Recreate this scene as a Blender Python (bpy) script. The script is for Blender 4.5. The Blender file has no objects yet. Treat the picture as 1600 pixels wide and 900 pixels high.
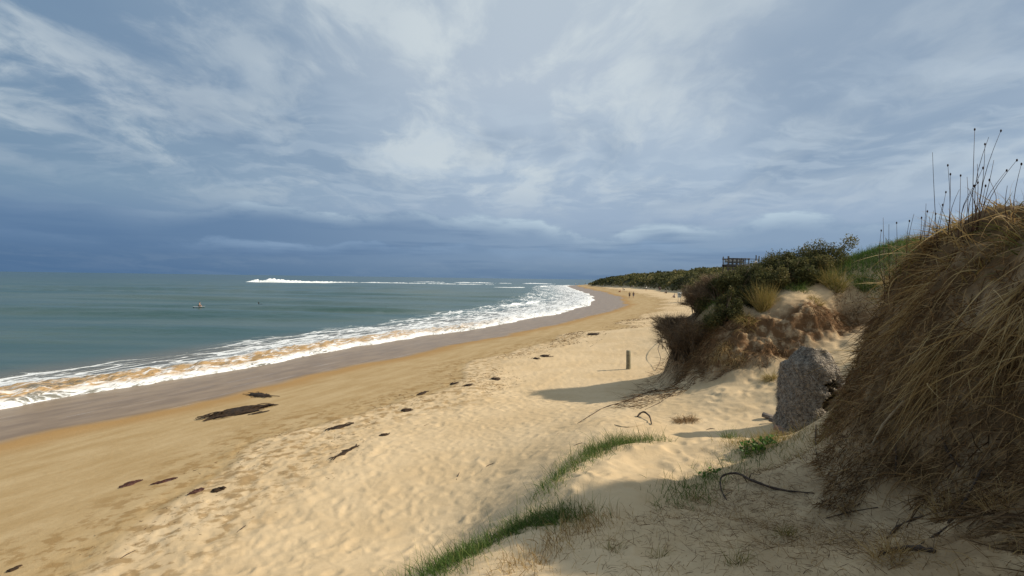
import bpy, bmesh, math, random
import numpy as np
from mathutils import Vector, Matrix
R = math.radians
rng = np.random.default_rng(7)
random.seed(7)
scene = bpy.context.scene
col = scene.collection

# ------------------------------------------------------------------ camera
CAM = np.array([0.0, 0.0, 5.5])
PITCH, ROLL, FPX = math.atan(15/800), R(0.8), 800.0
_f = np.array([0, math.cos(PITCH), -math.sin(PITCH)])
_r0 = np.array([1.0, 0, 0]); _u0 = np.cross(_r0, _f)
_r = _r0*math.cos(ROLL) + _u0*math.sin(ROLL)
_u = _u0*math.cos(ROLL) - _r0*math.sin(ROLL)
cd = bpy.data.cameras.new('camera'); cam = bpy.data.objects.new('camera', cd); col.objects.link(cam)
cd.sensor_width = 36; cd.lens = 18; cd.clip_start = 0.05; cd.clip_end = 40000
cam.matrix_world = Matrix(((_r[0], _u[0], -_f[0], CAM[0]), (_r[1], _u[1], -_f[1], CAM[1]), (_r[2], _u[2], -_f[2], CAM[2]), (0, 0, 0, 1)))
scene.camera = cam

# ------------------------------------------------------------------ node helper
class NT:
    def __init__(s, tree): s.t = tree; s.n = tree.nodes; s.l = tree.links
    def new(s, typ, ins=None, **props):
        n = s.n.new(typ)
        for k, v in props.items(): setattr(n, k, v)
        for k, v in (ins or {}).items(): s.set(n, k, v)
        return n
    def set(s, n, k, v):
        sk = n.inputs[k]
        if isinstance(v, bpy.types.NodeSocket): s.l.new(v, sk)
        elif isinstance(v, (tuple, list)) and sk.type == 'RGBA' and len(v) == 3: sk.default_value = (*v, 1)
        else: sk.default_value = v
    def math(s, op, a, b=0.0, c=0.0, clamp=False):
        n = s.new('ShaderNodeMath', operation=op, use_clamp=clamp); s.set(n, 0, a); s.set(n, 1, b)
        if op in ('MULTIPLY_ADD', 'SMOOTH_MIN', 'SMOOTH_MAX'): s.set(n, 2, c)
        return n.outputs[0]
    def vmath(s, op, a, b=(0, 0, 0)):
        n = s.new('ShaderNodeVectorMath', operation=op); s.set(n, 0, a); s.set(n, 1, b); return n.outputs[0]
    def mix(s, f, a, b, blend='MIX'):
        n = s.new('ShaderNodeMix', data_type='RGBA', blend_type=blend); n.clamp_factor = True
        s.set(n, 0, f); s.set(n, 6, a); s.set(n, 7, b); return n.outputs[2]
    def step(s, x, a, b, lo=0.0, hi=1.0):
        n = s.new('ShaderNodeMapRange', interpolation_type='SMOOTHSTEP'); s.set(n, 0, x)
        n.inputs[1].default_value = a; n.inputs[2].default_value = b; n.inputs[3].default_value = lo; n.inputs[4].default_value = hi
        return n.outputs[0]
    def noise(s, vec, scale=1.0, detail=4.0, rough=0.55, dist=0.0):
        n = s.new('ShaderNodeTexNoise', {'Vector': vec, 'Scale': scale, 'Detail': detail, 'Roughness': rough, 'Distortion': dist})
        return n.outputs[0]
    def noisec(s, vec, scale=1.0, detail=3.0):
        n = s.new('ShaderNodeTexNoise', {'Vector': vec, 'Scale': scale, 'Detail': detail}); return n.outputs[1]
    def ramp(s, f, stops, interp='LINEAR'):
        n = s.new('ShaderNodeValToRGB', {'Fac': f}); cr = n.color_ramp; cr.interpolation = interp
        while len(cr.elements) < len(stops): cr.elements.new(0.5)
        for e, (p, c) in zip(cr.elements, stops): e.position = p; e.color = (*c, 1)
        return n.outputs[0]
    def attr(s, name):
        n = s.new('ShaderNodeAttribute', attribute_name=name); return n
    def sep(s, v):
        n = s.new('ShaderNodeSeparateXYZ', {0: v}); return n.outputs
    def comb(s, x, y, z=0.0):
        n = s.new('ShaderNodeCombineXYZ', {0: x, 1: y, 2: z}); return n.outputs[0]
    def bump(s, h, strength=0.5, dist=0.02, normal=None):
        n = s.new('ShaderNodeBump', {'Height': h, 'Strength': strength, 'Distance': dist})
        if normal is not None: s.set(n, 'Normal', normal)
        return n.outputs[0]
def srgb(r, g, b):
    f = lambda c: (c/255/12.92) if c/255 <= 0.04045 else ((c/255+0.055)/1.055)**2.4
    return (f(r), f(g), f(b))

# ------------------------------------------------------------------ sky, sun, exposure
SUN_EL, SUN_AZ = R(35), R(88)            # sun stands straight to the right of the view, azimuth from +Y towards +X
world = bpy.data.worlds.new('World'); scene.world = world; world.use_nodes = True
W = NT(world.node_tree); W.n.clear()
out = W.new('ShaderNodeOutputWorld'); bg = W.new('ShaderNodeBackground'); W.l.new(bg.outputs[0], out.inputs[0])
bg.inputs[1].default_value = 0.1
DECK_OFF = (21.9, 9.1, 0.0)
SKY_GAIN = 10.0                          # cloud radiances below are written for strength 1, the background runs at 0.1
nish = W.new('ShaderNodeTexSky'); nish.sky_type = 'NISHITA'; nish.sun_disc = False
nish.sun_elevation = SUN_EL; nish.sun_rotation = SUN_AZ
tc = W.new('ShaderNodeTexCoord')
d = W.vmath('NORMALIZE', tc.outputs['Generated'])
dx, dy, dz = W.sep(d)
zc = W.math('MAXIMUM', dz, 0.0)
az = W.math('ARCTAN2', dx, dy)           # 0 ahead, + to the right
# cloud deck seen in perspective
inv = W.math('DIVIDE', 1.0, W.math('ADD', zc, 0.16))
px_, py_ = W.math('MULTIPLY', dx, inv), W.math('MULTIPLY', dy, inv)
deck = W.vmath('ADD', W.comb(px_, W.math('MULTIPLY', py_, 0.62), 0.0), DECK_OFF)
warp = W.vmath('SCALE', W.vmath('SUBTRACT', W.noisec(deck, 1.3, 4), (0.5, 0.5, 0.5)), (0, 0, 0))
warp.node.inputs['Scale'].default_value = 0.55
deckw = W.vmath('ADD', deck, warp)
n_big = W.noise(deckw, 0.80, 3, 0.5)
n_mid = W.noise(deckw, 2.3, 9, 0.62, 0.15)
n_rip = W.noise(W.vmath('MULTIPLY', deckw, (1.4, 4.2, 1.0)), 2.4, 5, 0.55)
n_soft = W.noise(W.vmath('ADD', deck, (7.3, 2.1, 4.0)), 1.4, 4, 0.5)
side = W.step(az, -0.85, 0.05)           # thicker and darker cloud to the left, thinner towards the sun
low = W.ramp(zc, [(0.0, srgb(76, 107, 147)), (0.045, srgb(80, 110, 150)), (0.09, srgb(104, 130, 165)), (0.14, srgb(124, 147, 174)), (0.34, srgb(116, 140, 170)), (0.75, srgb(152, 168, 190)), (1.0, srgb(178, 183, 190))])
low_r = W.ramp(zc, [(0.0, srgb(104, 128, 160)), (0.055, srgb(132, 152, 182)), (0.11, srgb(154, 170, 197)), (0.20, srgb(168, 182, 205)), (0.36, srgb(182, 191, 209)), (0.75, srgb(190, 198, 210)), (1.0, srgb(180, 184, 190))])
base = W.mix(side, low, low_r)
hi_w = W.step(zc, 0.09, 0.24)
dark = W.math('MULTIPLY', W.step(n_big, 0.54, 0.36), hi_w)
base = W.mix(W.math('MULTIPLY', dark, 0.55), base, srgb(112, 136, 168))
pale = W.math('MULTIPLY', W.step(n_mid, 0.43, 0.63), W.step(zc, 0.08, 0.22, 0.05, 1.0))
base = W.mix(W.math('MULTIPLY', pale, W.math('MULTIPLY_ADD', W.step(n_big, 0.35, 0.60), 0.62, 0.22)), base, srgb(208, 213, 222))
dk2 = W.math('MULTIPLY', W.step(n_soft, 0.50, 0.34), hi_w)
base = W.mix(W.math('MULTIPLY', dk2, 0.35), base, srgb(114, 136, 168))
rip = W.math('MULTIPLY', W.step(n_rip, 0.46, 0.64), W.math('MULTIPLY', W.step(zc, 0.11, 0.16), W.step(zc, 0.42, 0.22)))
base = W.mix(W.math('MULTIPLY', rip, W.math('MULTIPLY_ADD', side, 0.30, 0.10)), base, srgb(190, 200, 217))
# banks of cumulus low over the sea, with paler ragged tops
ev = W.comb(W.math('MULTIPLY', az, 1.0), W.math('MULTIPLY', zc, 3.2), 0.0)
puff = W.noise(W.vmath('ADD', ev, (3.1, 8.4, 0)), 5.5, 7, 0.58, 0.2)
sil = W.noise(W.comb(W.math('MULTIPLY', az, 1.0), 5.2, 0.0), 2.6, 5, 0.55)
def bank_layer(base, lo, amp, lit, body, thick, gain, seed):
    sl_ = W.noise(W.comb(W.math('ADD', az, seed), 5.2, 0.0), 3.0, 3, 0.5)
    e = W.math('ADD', W.math('MULTIPLY_ADD', sl_, amp, lo), W.math('MULTIPLY', W.math('SUBTRACT', puff, 0.5), 0.075))
    h = W.math('SUBTRACT', e, zc)
    inside = W.step(h, -0.002, 0.010)
    rim = W.math('MULTIPLY', inside, W.step(h, thick, 0.004))
    base = W.mix(W.math('MULTIPLY', inside, W.step(zc, 0.02, 0.07, 0.0, 0.8)), base, body)
    return W.mix(W.math('MULTIPLY', rim, W.math('MULTIPLY', W.step(puff, 0.34, 0.62), gain)), base, lit)
dimw = W.step(az, -0.70, -0.36)
body1 = W.mix(W.step(az, -0.6, 0.2), srgb(94, 121, 159), srgb(134, 154, 184))
base = bank_layer(base, 0.055, 0.11, srgb(190, 204, 221), body1, 0.035, W.math('MULTIPLY_ADD', dimw, 0.75, 0.12), 0.35)
body2 = W.mix(W.step(az, -0.5, 0.2), srgb(80, 110, 151), srgb(118, 141, 174))
base = bank_layer(base, 0.012, 0.10, srgb(140, 162, 194), body2, 0.030, W.math('MULTIPLY_ADD', dimw, 0.6, 0.25), 7.7)
st = W.noise(W.comb(W.math('MULTIPLY', az, 1.6), W.math('MULTIPLY', zc, 22.0), 0.0), 1.6, 5, 0.55)
base = W.mix(W.math('MULTIPLY', W.step(st, 0.50, 0.36), W.step(zc, 0.13, 0.06, 0.0, 0.34)), base, srgb(78, 108, 150))
base = W.mix(1.0, base, (0.99, 1.045, 1.0), 'MULTIPLY')
cloud = W.vmath('SCALE', base); cloud.node.inputs['Scale'].default_value = SKY_GAIN*1.0
fin = W.mix(0.97, nish.outputs[0], cloud)
W.l.new(fin, bg.inputs[0])
sl = bpy.data.lights.new('sun', 'SUN'); sun = bpy.data.objects.new('sun', sl); col.objects.link(sun)
sl.energy = 5.0; sl.angle = R(1.0); sl.color = (1.0, 0.90, 0.74)
SUNV = Vector((math.cos(SUN_EL)*math.sin(SUN_AZ), math.cos(SUN_EL)*math.cos(SUN_AZ), math.sin(SUN_EL)))
sun.rotation_euler = SUNV.to_track_quat('Z', 'Y').to_euler(); sun.location = SUNV*60
vs = scene.view_settings; vs.view_transform = 'Standard'; vs.look = 'None'; vs.exposure = 0.0; vs.gamma = 1.0
scene.cycles.max_bounces = 6; scene.cycles.transparent_max_bounces = 6

# ------------------------------------------------------------------ general helpers
def tag(o, label=None, cat=None, group=None, kind=None):
    if label: o['label'] = label
    if cat: o['category'] = cat
    if group: o['group'] = group
    if kind: o['kind'] = kind
    return o
def mesh_np(name, verts, faces, mat=None, parent=None, smooth=False, attrs=None):
    """faces: (N,3) or (N,4) int array, or list of such arrays."""
    me = bpy.data.meshes.new(name)
    if not isinstance(faces, list): faces = [faces]
    faces = [np.asarray(f, dtype=np.int32) for f in faces if len(f)]
    loops = np.concatenate([f.ravel() for f in faces]); tot = np.concatenate([np.full(len(f), f.shape[1], np.int32) for f in faces])
    start = np.concatenate([[0], np.cumsum(tot)[:-1]]).astype(np.int32)
    me.vertices.add(len(verts)); me.vertices.foreach_set('co', np.asarray(verts, np.float32).ravel())
    me.loops.add(len(loops)); me.loops.foreach_set('vertex_index', loops)
    me.polygons.add(len(tot)); me.polygons.foreach_set('loop_start', start); me.polygons.foreach_set('loop_total', tot)
    if smooth: me.polygons.foreach_set('use_smooth', np.ones(len(tot), bool))
    for k, v in (attrs or {}).items():
        v = np.asarray(v, np.float32)
        if v.ndim == 1:
            a = me.attributes.new(k, 'FLOAT', 'POINT'); a.data.foreach_set('value', v)
        else:
            a = me.attributes.new(k, 'FLOAT_VECTOR', 'POINT'); a.data.foreach_set('vector', v.ravel())
    me.update(); me.validate()
    if mat: me.materials.append(mat)
    o = bpy.data.objects.new(name, me); col.objects.link(o)
    if parent: o.parent = parent
    return o
def empty(name, loc, rz=0.0):
    o = bpy.data.objects.new(name, None); col.objects.link(o); o.location = Vector([float(c) for c in loc]); o.rotation_euler = (0, 0, rz)
    o.empty_display_size = 0.2
    return o
def sstep(x, a, b):
    t = np.clip((x-a)/(b-a), 0, 1); return t*t*(3-2*t)
def _hash(ix, iy, seed=0):
    h = (ix.astype(np.int64)*374761393 + iy.astype(np.int64)*668265263 + seed*974711) & 0xffffffff
    h = ((h ^ (h >> 13))*1274126177) & 0xffffffff
    return ((h ^ (h >> 16)) & 0xffff)/65535.0
def vnoise(x, y, seed=0):
    ix, iy = np.floor(x), np.floor(y); fx, fy = x-ix, y-iy
    ux, uy = fx*fx*fx*(fx*(fx*6-15)+10), fy*fy*fy*(fy*(fy*6-15)+10)
    a = _hash(ix, iy, seed); b = _hash(ix+1, iy, seed); c = _hash(ix, iy+1, seed); d_ = _hash(ix+1, iy+1, seed)
    return (a*(1-ux)+b*ux)*(1-uy)+(c*(1-ux)+d_*ux)*uy - 0.5
def fbm(x, y, oct=4, seed=0, gain=0.5):
    s, a = 0, 1.0
    for k in range(oct):
        s = s + a*vnoise(x*2**k+13.7*k, y*2**k-7.1*k, seed+k); a *= gain
    return s
def ray(px, py):
    v = _f + (px-800)/FPX*_r - (py-450)/FPX*_u
    return v
def PW(px, py, Y):
    v = ray(px, py); return CAM + v*(Y/v[1])
def PZ(px, py, z):
    v = ray(px, py); return CAM + v*((z-CAM[2])/v[2])

# ------------------------------------------------------------------ the lie of the land
SH = np.array([(-80, -140), (-46, -50), (-33.2, -14), (-26.5, 3), (-20.2, 19.8), (-18.0, 25), (-15.0, 32.4), (-11.8, 39.8), (-7.6, 48), (-2.8, 58), (3.6, 72), (10.8, 92),
               (16.6, 110), (21.0, 134), (25.5, 165), (28.6, 195), (31, 235), (34, 280), (38, 340), (43, 400), (47, 432), (52, 450), (70, 462), (110, 480), (200, 520), (420, 600), (900, 760)], float)
def catmull(P, n=4):
    o = []
    for i in range(len(P)-1):
        p0, p1, p2, p3 = P[max(i-1, 0)], P[i], P[i+1], P[min(i+2, len(P)-1)]
        for k in range(n):
            t = k/n
            o.append(0.5*((2*p1)+(-p0+p2)*t+(2*p0-5*p1+4*p2-p3)*t*t+(-p0+3*p1-3*p2+p3)*t**3))
    o.append(P[-1]); return np.array(o)
SHC = catmull(SH, 4)
_cum = np.concatenate([[0], np.cumsum(np.linalg.norm(np.diff(SHC, axis=0), axis=1))])
def shore(x, y):
    """signed distance from the waterline (+ on land) and distance along it"""
    x, y = np.atleast_1d(np.asarray(x, float)), np.atleast_1d(np.asarray(y, float))
    best = np.full(x.shape, 1e18); sg = np.zeros(x.shape); tt = np.zeros(x.shape)
    for i in range(len(SHC)-1):
        a, b = SHC[i], SHC[i+1]; ab = b-a; L2 = ab@ab
        u = np.clip(((x-a[0])*ab[0]+(y-a[1])*ab[1])/L2, 0, 1)
        ex, ey = x-(a[0]+u*ab[0]), y-(a[1]+u*ab[1]); dd = ex*ex+ey*ey
        m = dd < best
        best = np.where(m, dd, best); sg = np.where(m, np.where(ab[0]*ey-ab[1]*ex < 0, 1.0, -1.0), sg); tt = np.where(m, _cum[i]+u*math.sqrt(L2), tt)
    return np.sqrt(best)*sg, tt
def beach_z(sd, t):
    z = np.interp(sd, [-60, -20, -8, 0, 8, 16.3, 24, 60], [-4, -1.3, -0.5, 0.02, 0.48, 1.22, 1.75, 2.0])
    return z
CTRL = [  # (px, py, distance) read off the photograph, for the dunes within 30 m
 (700,890,5.1),(930,800,6.2),(1060,770,6.5),(1190,700,8.0),(1250,692,7.7),(1268,702,6.5),(1322,664,6.0),(1240,722,6.3),(1322,705,5.6),(1285,690,6.8),(1100,880,4.2),(1400,880,3.67),(1590,880,3.14),(1200,800,5.4),(1300,750,5.5),
 (1400,700,5.0),(1500,700,4.45),(1590,700,4.1),(1362,600,5.75),(1400,600,5.25),(1500,600,4.65),(1590,600,4.25),(1376,520,6.2),(1445,500,5.5),(1520,500,4.85),
 (1590,500,4.5),(1398,437,6.35),(1500,425,5.5),(1590,405,4.75),(1410,408,6.35),(1465,402,5.9),(1500,398,5.6),(1550,393,5.2),(1600,378,5.0),
 # hump ridge by the grass strip, the hollow and the block
 (890,760,6.9),(960,705,8.6),(1030,695,9.2),(1130,700,8.6),(1000,740,7.6),(1100,735,7.6),(1150,640,11.8),(1080,690,9.6),(1250,678,9.6),(1225,674,10.0),(1200,690,8.9),(1215,648,11.2),
 (1290,655,9.8),(1270,640,10.8),(1110,640,12.2),(1040,660,11.8),(960,660,11.6),(1000,620,15.5),(1050,610,16.0),
 # scarp and headland
 (1100,590,14.6),(1150,490,15.6),(1200,562,14.0),(1180,525,14.8),(1250,483,14.8),(1260,530,14.2),(1300,530,14.0),(1340,560,11.5),(1340,505,14.8),(1320,480,15.4),(1240,472,15.1),(1300,455,15.8),(1350,424,16.2),(1425,406,15.6),(1190,482,15.6),
 (1110,520,16.2),(1095,500,17.2),(1060,515,18.8),(1045,560,18.6),(1035,598,19.0),(1070,580,16.9),
 (1100,485,18),(1150,466,17.6),(1200,446,17.4),(1250,436,17.4),(1300,414,17.6),(1350,399,17.6),(1420,380,17.4),
]
CP = [PW(*c) for c in CTRL]
CP += [np.array(c, float) for c in [
 (0,0,3.85),(-1.2,1.5,3.35),(0.2,2.6,3.35),(-2.2,0,2.75),(-4,0.5,2.2),(-3,3,2.15),(-2,-6,3.2),(-6,-6,2.1),(1.5,1.5,3.7),(3,0,4.3),(5,1,5.6),(7,2,7.2),(6.3,3.2,7.1),(6,-5,6.3),(2,-5,4.3),
 (6.5,4.4,6.65),(8,4.6,7.6),(9,6.2,6.5),(11,5,7.0),(12,2,7.2),(6.0,5.9,6.05),(5.9,7.7,4.35),(7.6,8.4,4.45),(9.5,9,4.4),(12,9,5.0),(15,9,5.8),(7,10.2,3.6),(9.5,11,4.1),(12,12,5.0),(10.3,13.2,4.5),(15,14,6.2),(18,10,6.6),
 (14,19,6.2),(17,21,6.0),(12.5,21.5,5.0),(9.3,20.6,3.6),(11,23,3.6),(9.5,27,2.4),(14,27,4.6),(18,22,6),(20,30,6.0),(8,22.5,2.0),(7,21,1.8),(7,25,1.7),(11,32,2.6),(14,35,4.6),(25,20,7.2),(25,8,7.2),(20,0,7.4)]]
CP = np.array(CP)
_g = np.array([(x, y) for x in np.arange(-16, 9, 2.5) for y in np.arange(-8, 36, 3.0)])
_gs, _ = shore(_g[:, 0], _g[:, 1])
_near = np.min(np.linalg.norm(_g[:, None]-CP[None, :, :2], axis=2), axis=1)
_right = np.array([(x < -1.6+0.13*y and y < 30 and (y > 4 or x < -4)) for x, y in _g])
_g = _g[(_gs > 3) & (_gs < 24.5) & (_near > 1.6) & _right]
_s, _t = shore(CP[:, 0], CP[:, 1])
RP = np.vstack([CP[:, :2], _g]); RV = np.concatenate([CP[:, 2]-beach_z(_s, _t), np.zeros(len(_g))])
def _k(r): return np.sqrt(r*r+0.25)
_A = _k(np.linalg.norm(RP[:, None]-RP[None], axis=2)) - 0.0
_n = len(RP); _M = np.zeros((_n+1, _n+1)); _M[:_n, :_n] = _A + np.eye(_n)*-0.02; _M[_n, :_n] = 1; _M[:_n, _n] = 1
_sol = np.linalg.solve(_M, np.concatenate([RV, [0]]))
def rbf(x, y):
    s = np.full(x.shape, _sol[-1])
    for (a, b), w in zip(RP, _sol[:-1]): s = s + w*np.sqrt((x-a)**2+(y-b)**2+0.25)
    return s
def blob(x, y, cx, cy, rx, ry, ang=0.0):
    c, s = math.cos(ang), math.sin(ang); ux, uy = (x-cx)*c+(y-cy)*s, -(x-cx)*s+(y-cy)*c
    return np.exp(-((ux/rx)**2+(uy/ry)**2))
def far_dune(x, y, sd, t):
    foot = 25 + 3.5*fbm(t/22, t*0+1.3, 3, 31) 
    foot = foot - 10*sstep(y, 220, 330)
    u = sd-foot
    lip = 1+1.0*fbm(x/9, y/9, 3, 5)
    rise = 3.4*sstep(u, 0, 5+3*lip)+2.2*sstep(u, 6, 26)+1.8*sstep(u, 20, 70)
    rise = rise*(1+0.35*sstep(y, 90, 170)-0.55*sstep(y, 250, 420))
    hum = fbm(x/14, y/14, 3, 77)*2.2*sstep(u, 3, 12) + fbm(x/40, y/60, 2, 70)*3.0*sstep(u, 8, 40)
    end = 1-sstep(y, 370, 430)
    return (rise+hum)*np.where(u > 0, 1, 0)*end, u
def footprints(x, y, cell=0.42, seed=3):
    gx, gy = x/cell, y/cell; ix, iy = np.floor(gx), np.floor(gy); h = np.zeros_like(x)
    for ox in (-1, 0, 1):
        for oy in (-1, 0, 1):
            cx, cy = ix+ox, iy+oy
            jx, jy = cx+_hash(cx, cy, seed), cy+_hash(cx, cy, seed+1); a = _hash(cx, cy, seed+2)*6.283; p = _hash(cx, cy, seed+3)
            ux, uy = gx-jx, gy-jy; c, s = np.cos(a), np.sin(a)
            e_ = ux*c+uy*s; q = np.sqrt((e_/0.40)**2+((-ux*s+uy*c)/0.24)**2)*(1+.35*np.sign(e_)*np.minimum(np.abs(e_)*3, 1))
            amp = np.where(p > 0.35, 0.35+p, 0.0)
            h = h + amp*(-np.exp(-(q**2)*1.6)+0.55*np.exp(-((q-1.35)**2)*5.0))
    return h
def land(x, y, detail=True):
    x, y = np.atleast_1d(np.asarray(x, float)), np.atleast_1d(np.asarray(y, float))
    sd, t = shore(x, y)
    z = beach_z(sd, t)
    r = np.sqrt(x*x+y*y)
    wn = 1-sstep(r, 30, 44)
    D = np.zeros_like(x); m = wn > 0
    if m.any(): D[m] = rbf(x[m], y[m]); D = np.where(D < .3, .3*np.exp(np.clip(D-.3, -9, 0)/.3)-.05*sstep(.3-D, 0, .6), D)
    D = np.where(sd > 6, D, D*sstep(sd, 0, 6)); D = np.where((D < 0) & (sd < 20), D*0.5, D)
    F, u = far_dune(x, y, sd, t)
    D = D*wn + F*(1-wn)
    info = {}
    # masks
    scarp = np.clip(1.0*blob(x, y, 6.6, 15.1, 1.0, .8)+1.1*blob(x, y, 8.2, 14.5, 1.3, .55)+.9*blob(x, y, 9.7, 14.9, 1.0, .5)+0.7*blob(x, y, 6.2, 15.8, .7, 1.1)+.8*blob(x, y, 7.0, 14.2, 1.0, .5)+.75*blob(x, y, 5.95, 17.6, .55, 1.5), 0, 1)
    front = np.clip(sstep(D+.5*fbm(x*1.2, y*1.2, 3, 48), 1.55, 2.5)*blob(x, y, 5.0, 4.4, 2.6, 2.8)*1.6, 0, 1)
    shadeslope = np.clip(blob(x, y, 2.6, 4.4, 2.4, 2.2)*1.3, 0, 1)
    edge = sd + 1.6*fbm(t/6, sd/6, 4, 11) + 1.0*np.sin(t*0.45)+0.7*np.sin(t*0.17+1)
    dry = sstep(edge, 15.4, 15.9)
    duney = sstep(D, 0.25, 1.0)
    info.update(sd=sd, t=t, D=D, scarp=scarp, front=front, dry=dry, duney=duney, u=u, edge=edge, wn=wn, shadeslope=shadeslope)
    if detail:
        near = 1-sstep(r, 45, 90)
        z = z + D
        und = 0.10*fbm(x/1.9, y/1.9, 3, 41)
        trod = dry*(1-0.75*duney)*near
        z = z + trod*(0.30*und + 0.012*footprints(x, y, .46, 3)+0.009*footprints(x+5, y+9, .24, 13)) + dry*0.035
        wr = sstep(edge, 14.6, 15.4)*(1-sstep(edge, 18.5, 20.0))*near
        z = z + wr*0.035*fbm(x*2.2, y*2.2, 4, 91, .6)
        z = z + duney*near*(0.16*fbm(x/1.3, y/1.3, 4, 55)+0.02*footprints(x, y, .37, 23))
        z = z + (scarp*0.30+front*0.24)*fbm(x*1.6, y*1.6, 5, 60, .62)
        led = z/.24+1.1*fbm(x*.9, y*.9, 4, 66); z = z - scarp*.085*(led-np.floor(led))**2.5*sstep(D, .8, 1.5) + scarp*.09*fbm(x*5, y*5, 3, 68, .6)
    else: z = z+D
    return z, info
def gz(x, y): return land(x, y)[0]
def hit(px, py, t0=2.0, t1=900.0, n=700):
    """where the line of sight through a picture point meets the land"""
    v = ray(px, py); s = np.geomspace(t0, t1, n); P = CAM+v*s[:, None]
    dlt = P[:, 2]-land(P[:, 0], P[:, 1])[0]
    k = np.nonzero(dlt < 0)[0]
    if not len(k): return PZ(px, py, 1.5)
    k = k[0]
    if k == 0: return P[0]
    f = dlt[k-1]/(dlt[k-1]-dlt[k]); p = P[k-1]+(P[k]-P[k-1])*f
    return p

# ------------------------------------------------------------------ materials
def mat(name):
    m = bpy.data.materials.new(name); m.use_nodes = True; t = NT(m.node_tree); t.n.clear()
    o = t.new('ShaderNodeOutputMaterial'); b = t.new('ShaderNodeBsdfPrincipled'); t.l.new(b.outputs[0], o.inputs[0])
    b.inputs['Specular IOR Level'].default_value = 0.3
    return m, t, b
def sand_material():
    m, t, b = mat('sand')
    geo = t.new('ShaderNodeNewGeometry'); P = geo.outputs['Position']
    A = lambda n: t.attr(n).outputs['Fac']
    shv = t.attr('shore').outputs['Vector']; st, sd, _z = t.sep(shv)
    along = t.comb(t.math('MULTIPLY', st, 0.34), sd, 0.0)
    n1 = t.noise(P, 0.55, 5, .55); n2 = t.noise(P, 7.0, 4, .6); n3 = t.noise(along, 1.4, 5, .6); n4 = t.noise(P, 60.0, 2, .6)
    drycol = t.mix(t.step(n1, .35, .65), (.56, .415, .245), (.62, .470, .290))
    drycol = t.mix(t.step(n2, .40, .66, 0, .22), drycol, (.49, .355, .205))
    damp = t.mix(t.step(n3, .30, .70), (.385, .265, .128), (.47, .345, .190))
    damp = t.mix(t.step(n2, .45, .7, 0, .25), damp, (.35, .225, .095))
    wetc = t.mix(t.step(n3, .35, .65), (.215, .143, .080), (.295, .207, .126))
    bandc = (.36, .215, .085)
    c = t.mix(A('dry'), damp, drycol)
    c = t.mix(t.math('MULTIPLY', A('wrack'), t.step(t.noise(P, 3.0, 5, .65), .48, .60, 0, .7)), c, (.27, .165, .065))
    c = t.mix(A('band'), c, bandc)
    wet = A('wet')
    c = t.mix(wet, c, wetc)
    wl = t.noise(t.comb(t.math('MULTIPLY', st, .25), t.math('MULTIPLY', sd, 2.6), 0.0), 1.0, 6, .7)
    c = t.mix(t.math('MULTIPLY', wet, t.math('MULTIPLY', t.step(wl, .56, .66, 0, .5), t.step(n4, .40, .60))), c, (.62, .58, .54))
    soil = t.math('MULTIPLY', A('soil'), t.step(t.noise(P, 2.6, 6, .68), .32, .54, .35, 1.0))
    c = t.mix(soil, c, t.mix(n2, (.105, .055, .026), (.19, .105, .05)))
    humus_shade = t.math('MULTIPLY', A('humus_shade'), t.step(t.noise(P, 1.6, 5, .6), .28, .58, .35, .95))
    c = t.mix(humus_shade, c, t.mix(n2, (.075, .044, .020), (.155, .095, .044)))
    c = t.mix(A('veg'), c, (.055, .052, .022))
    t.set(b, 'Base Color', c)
    rough = t.mix(wet, (.92, .92, .92), t.mix(n3, (.30, .30, .30), (.42, .42, .42)))
    t.set(b, 'Roughness', rough)
    t.set(b, 'Specular IOR Level', t.math('MULTIPLY_ADD', wet, .10, .06))
    dryw = t.math('SUBTRACT', 1.0, wet)
    bh = t.math('ADD', t.math('MULTIPLY', n2, .5), t.math('MULTIPLY', n4, .16))
    n = t.bump(t.math('MULTIPLY', bh, t.math('MULTIPLY_ADD', dryw, .94, .02)), .55, .05)
    t.set(b, 'Normal', n)
    return m
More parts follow.
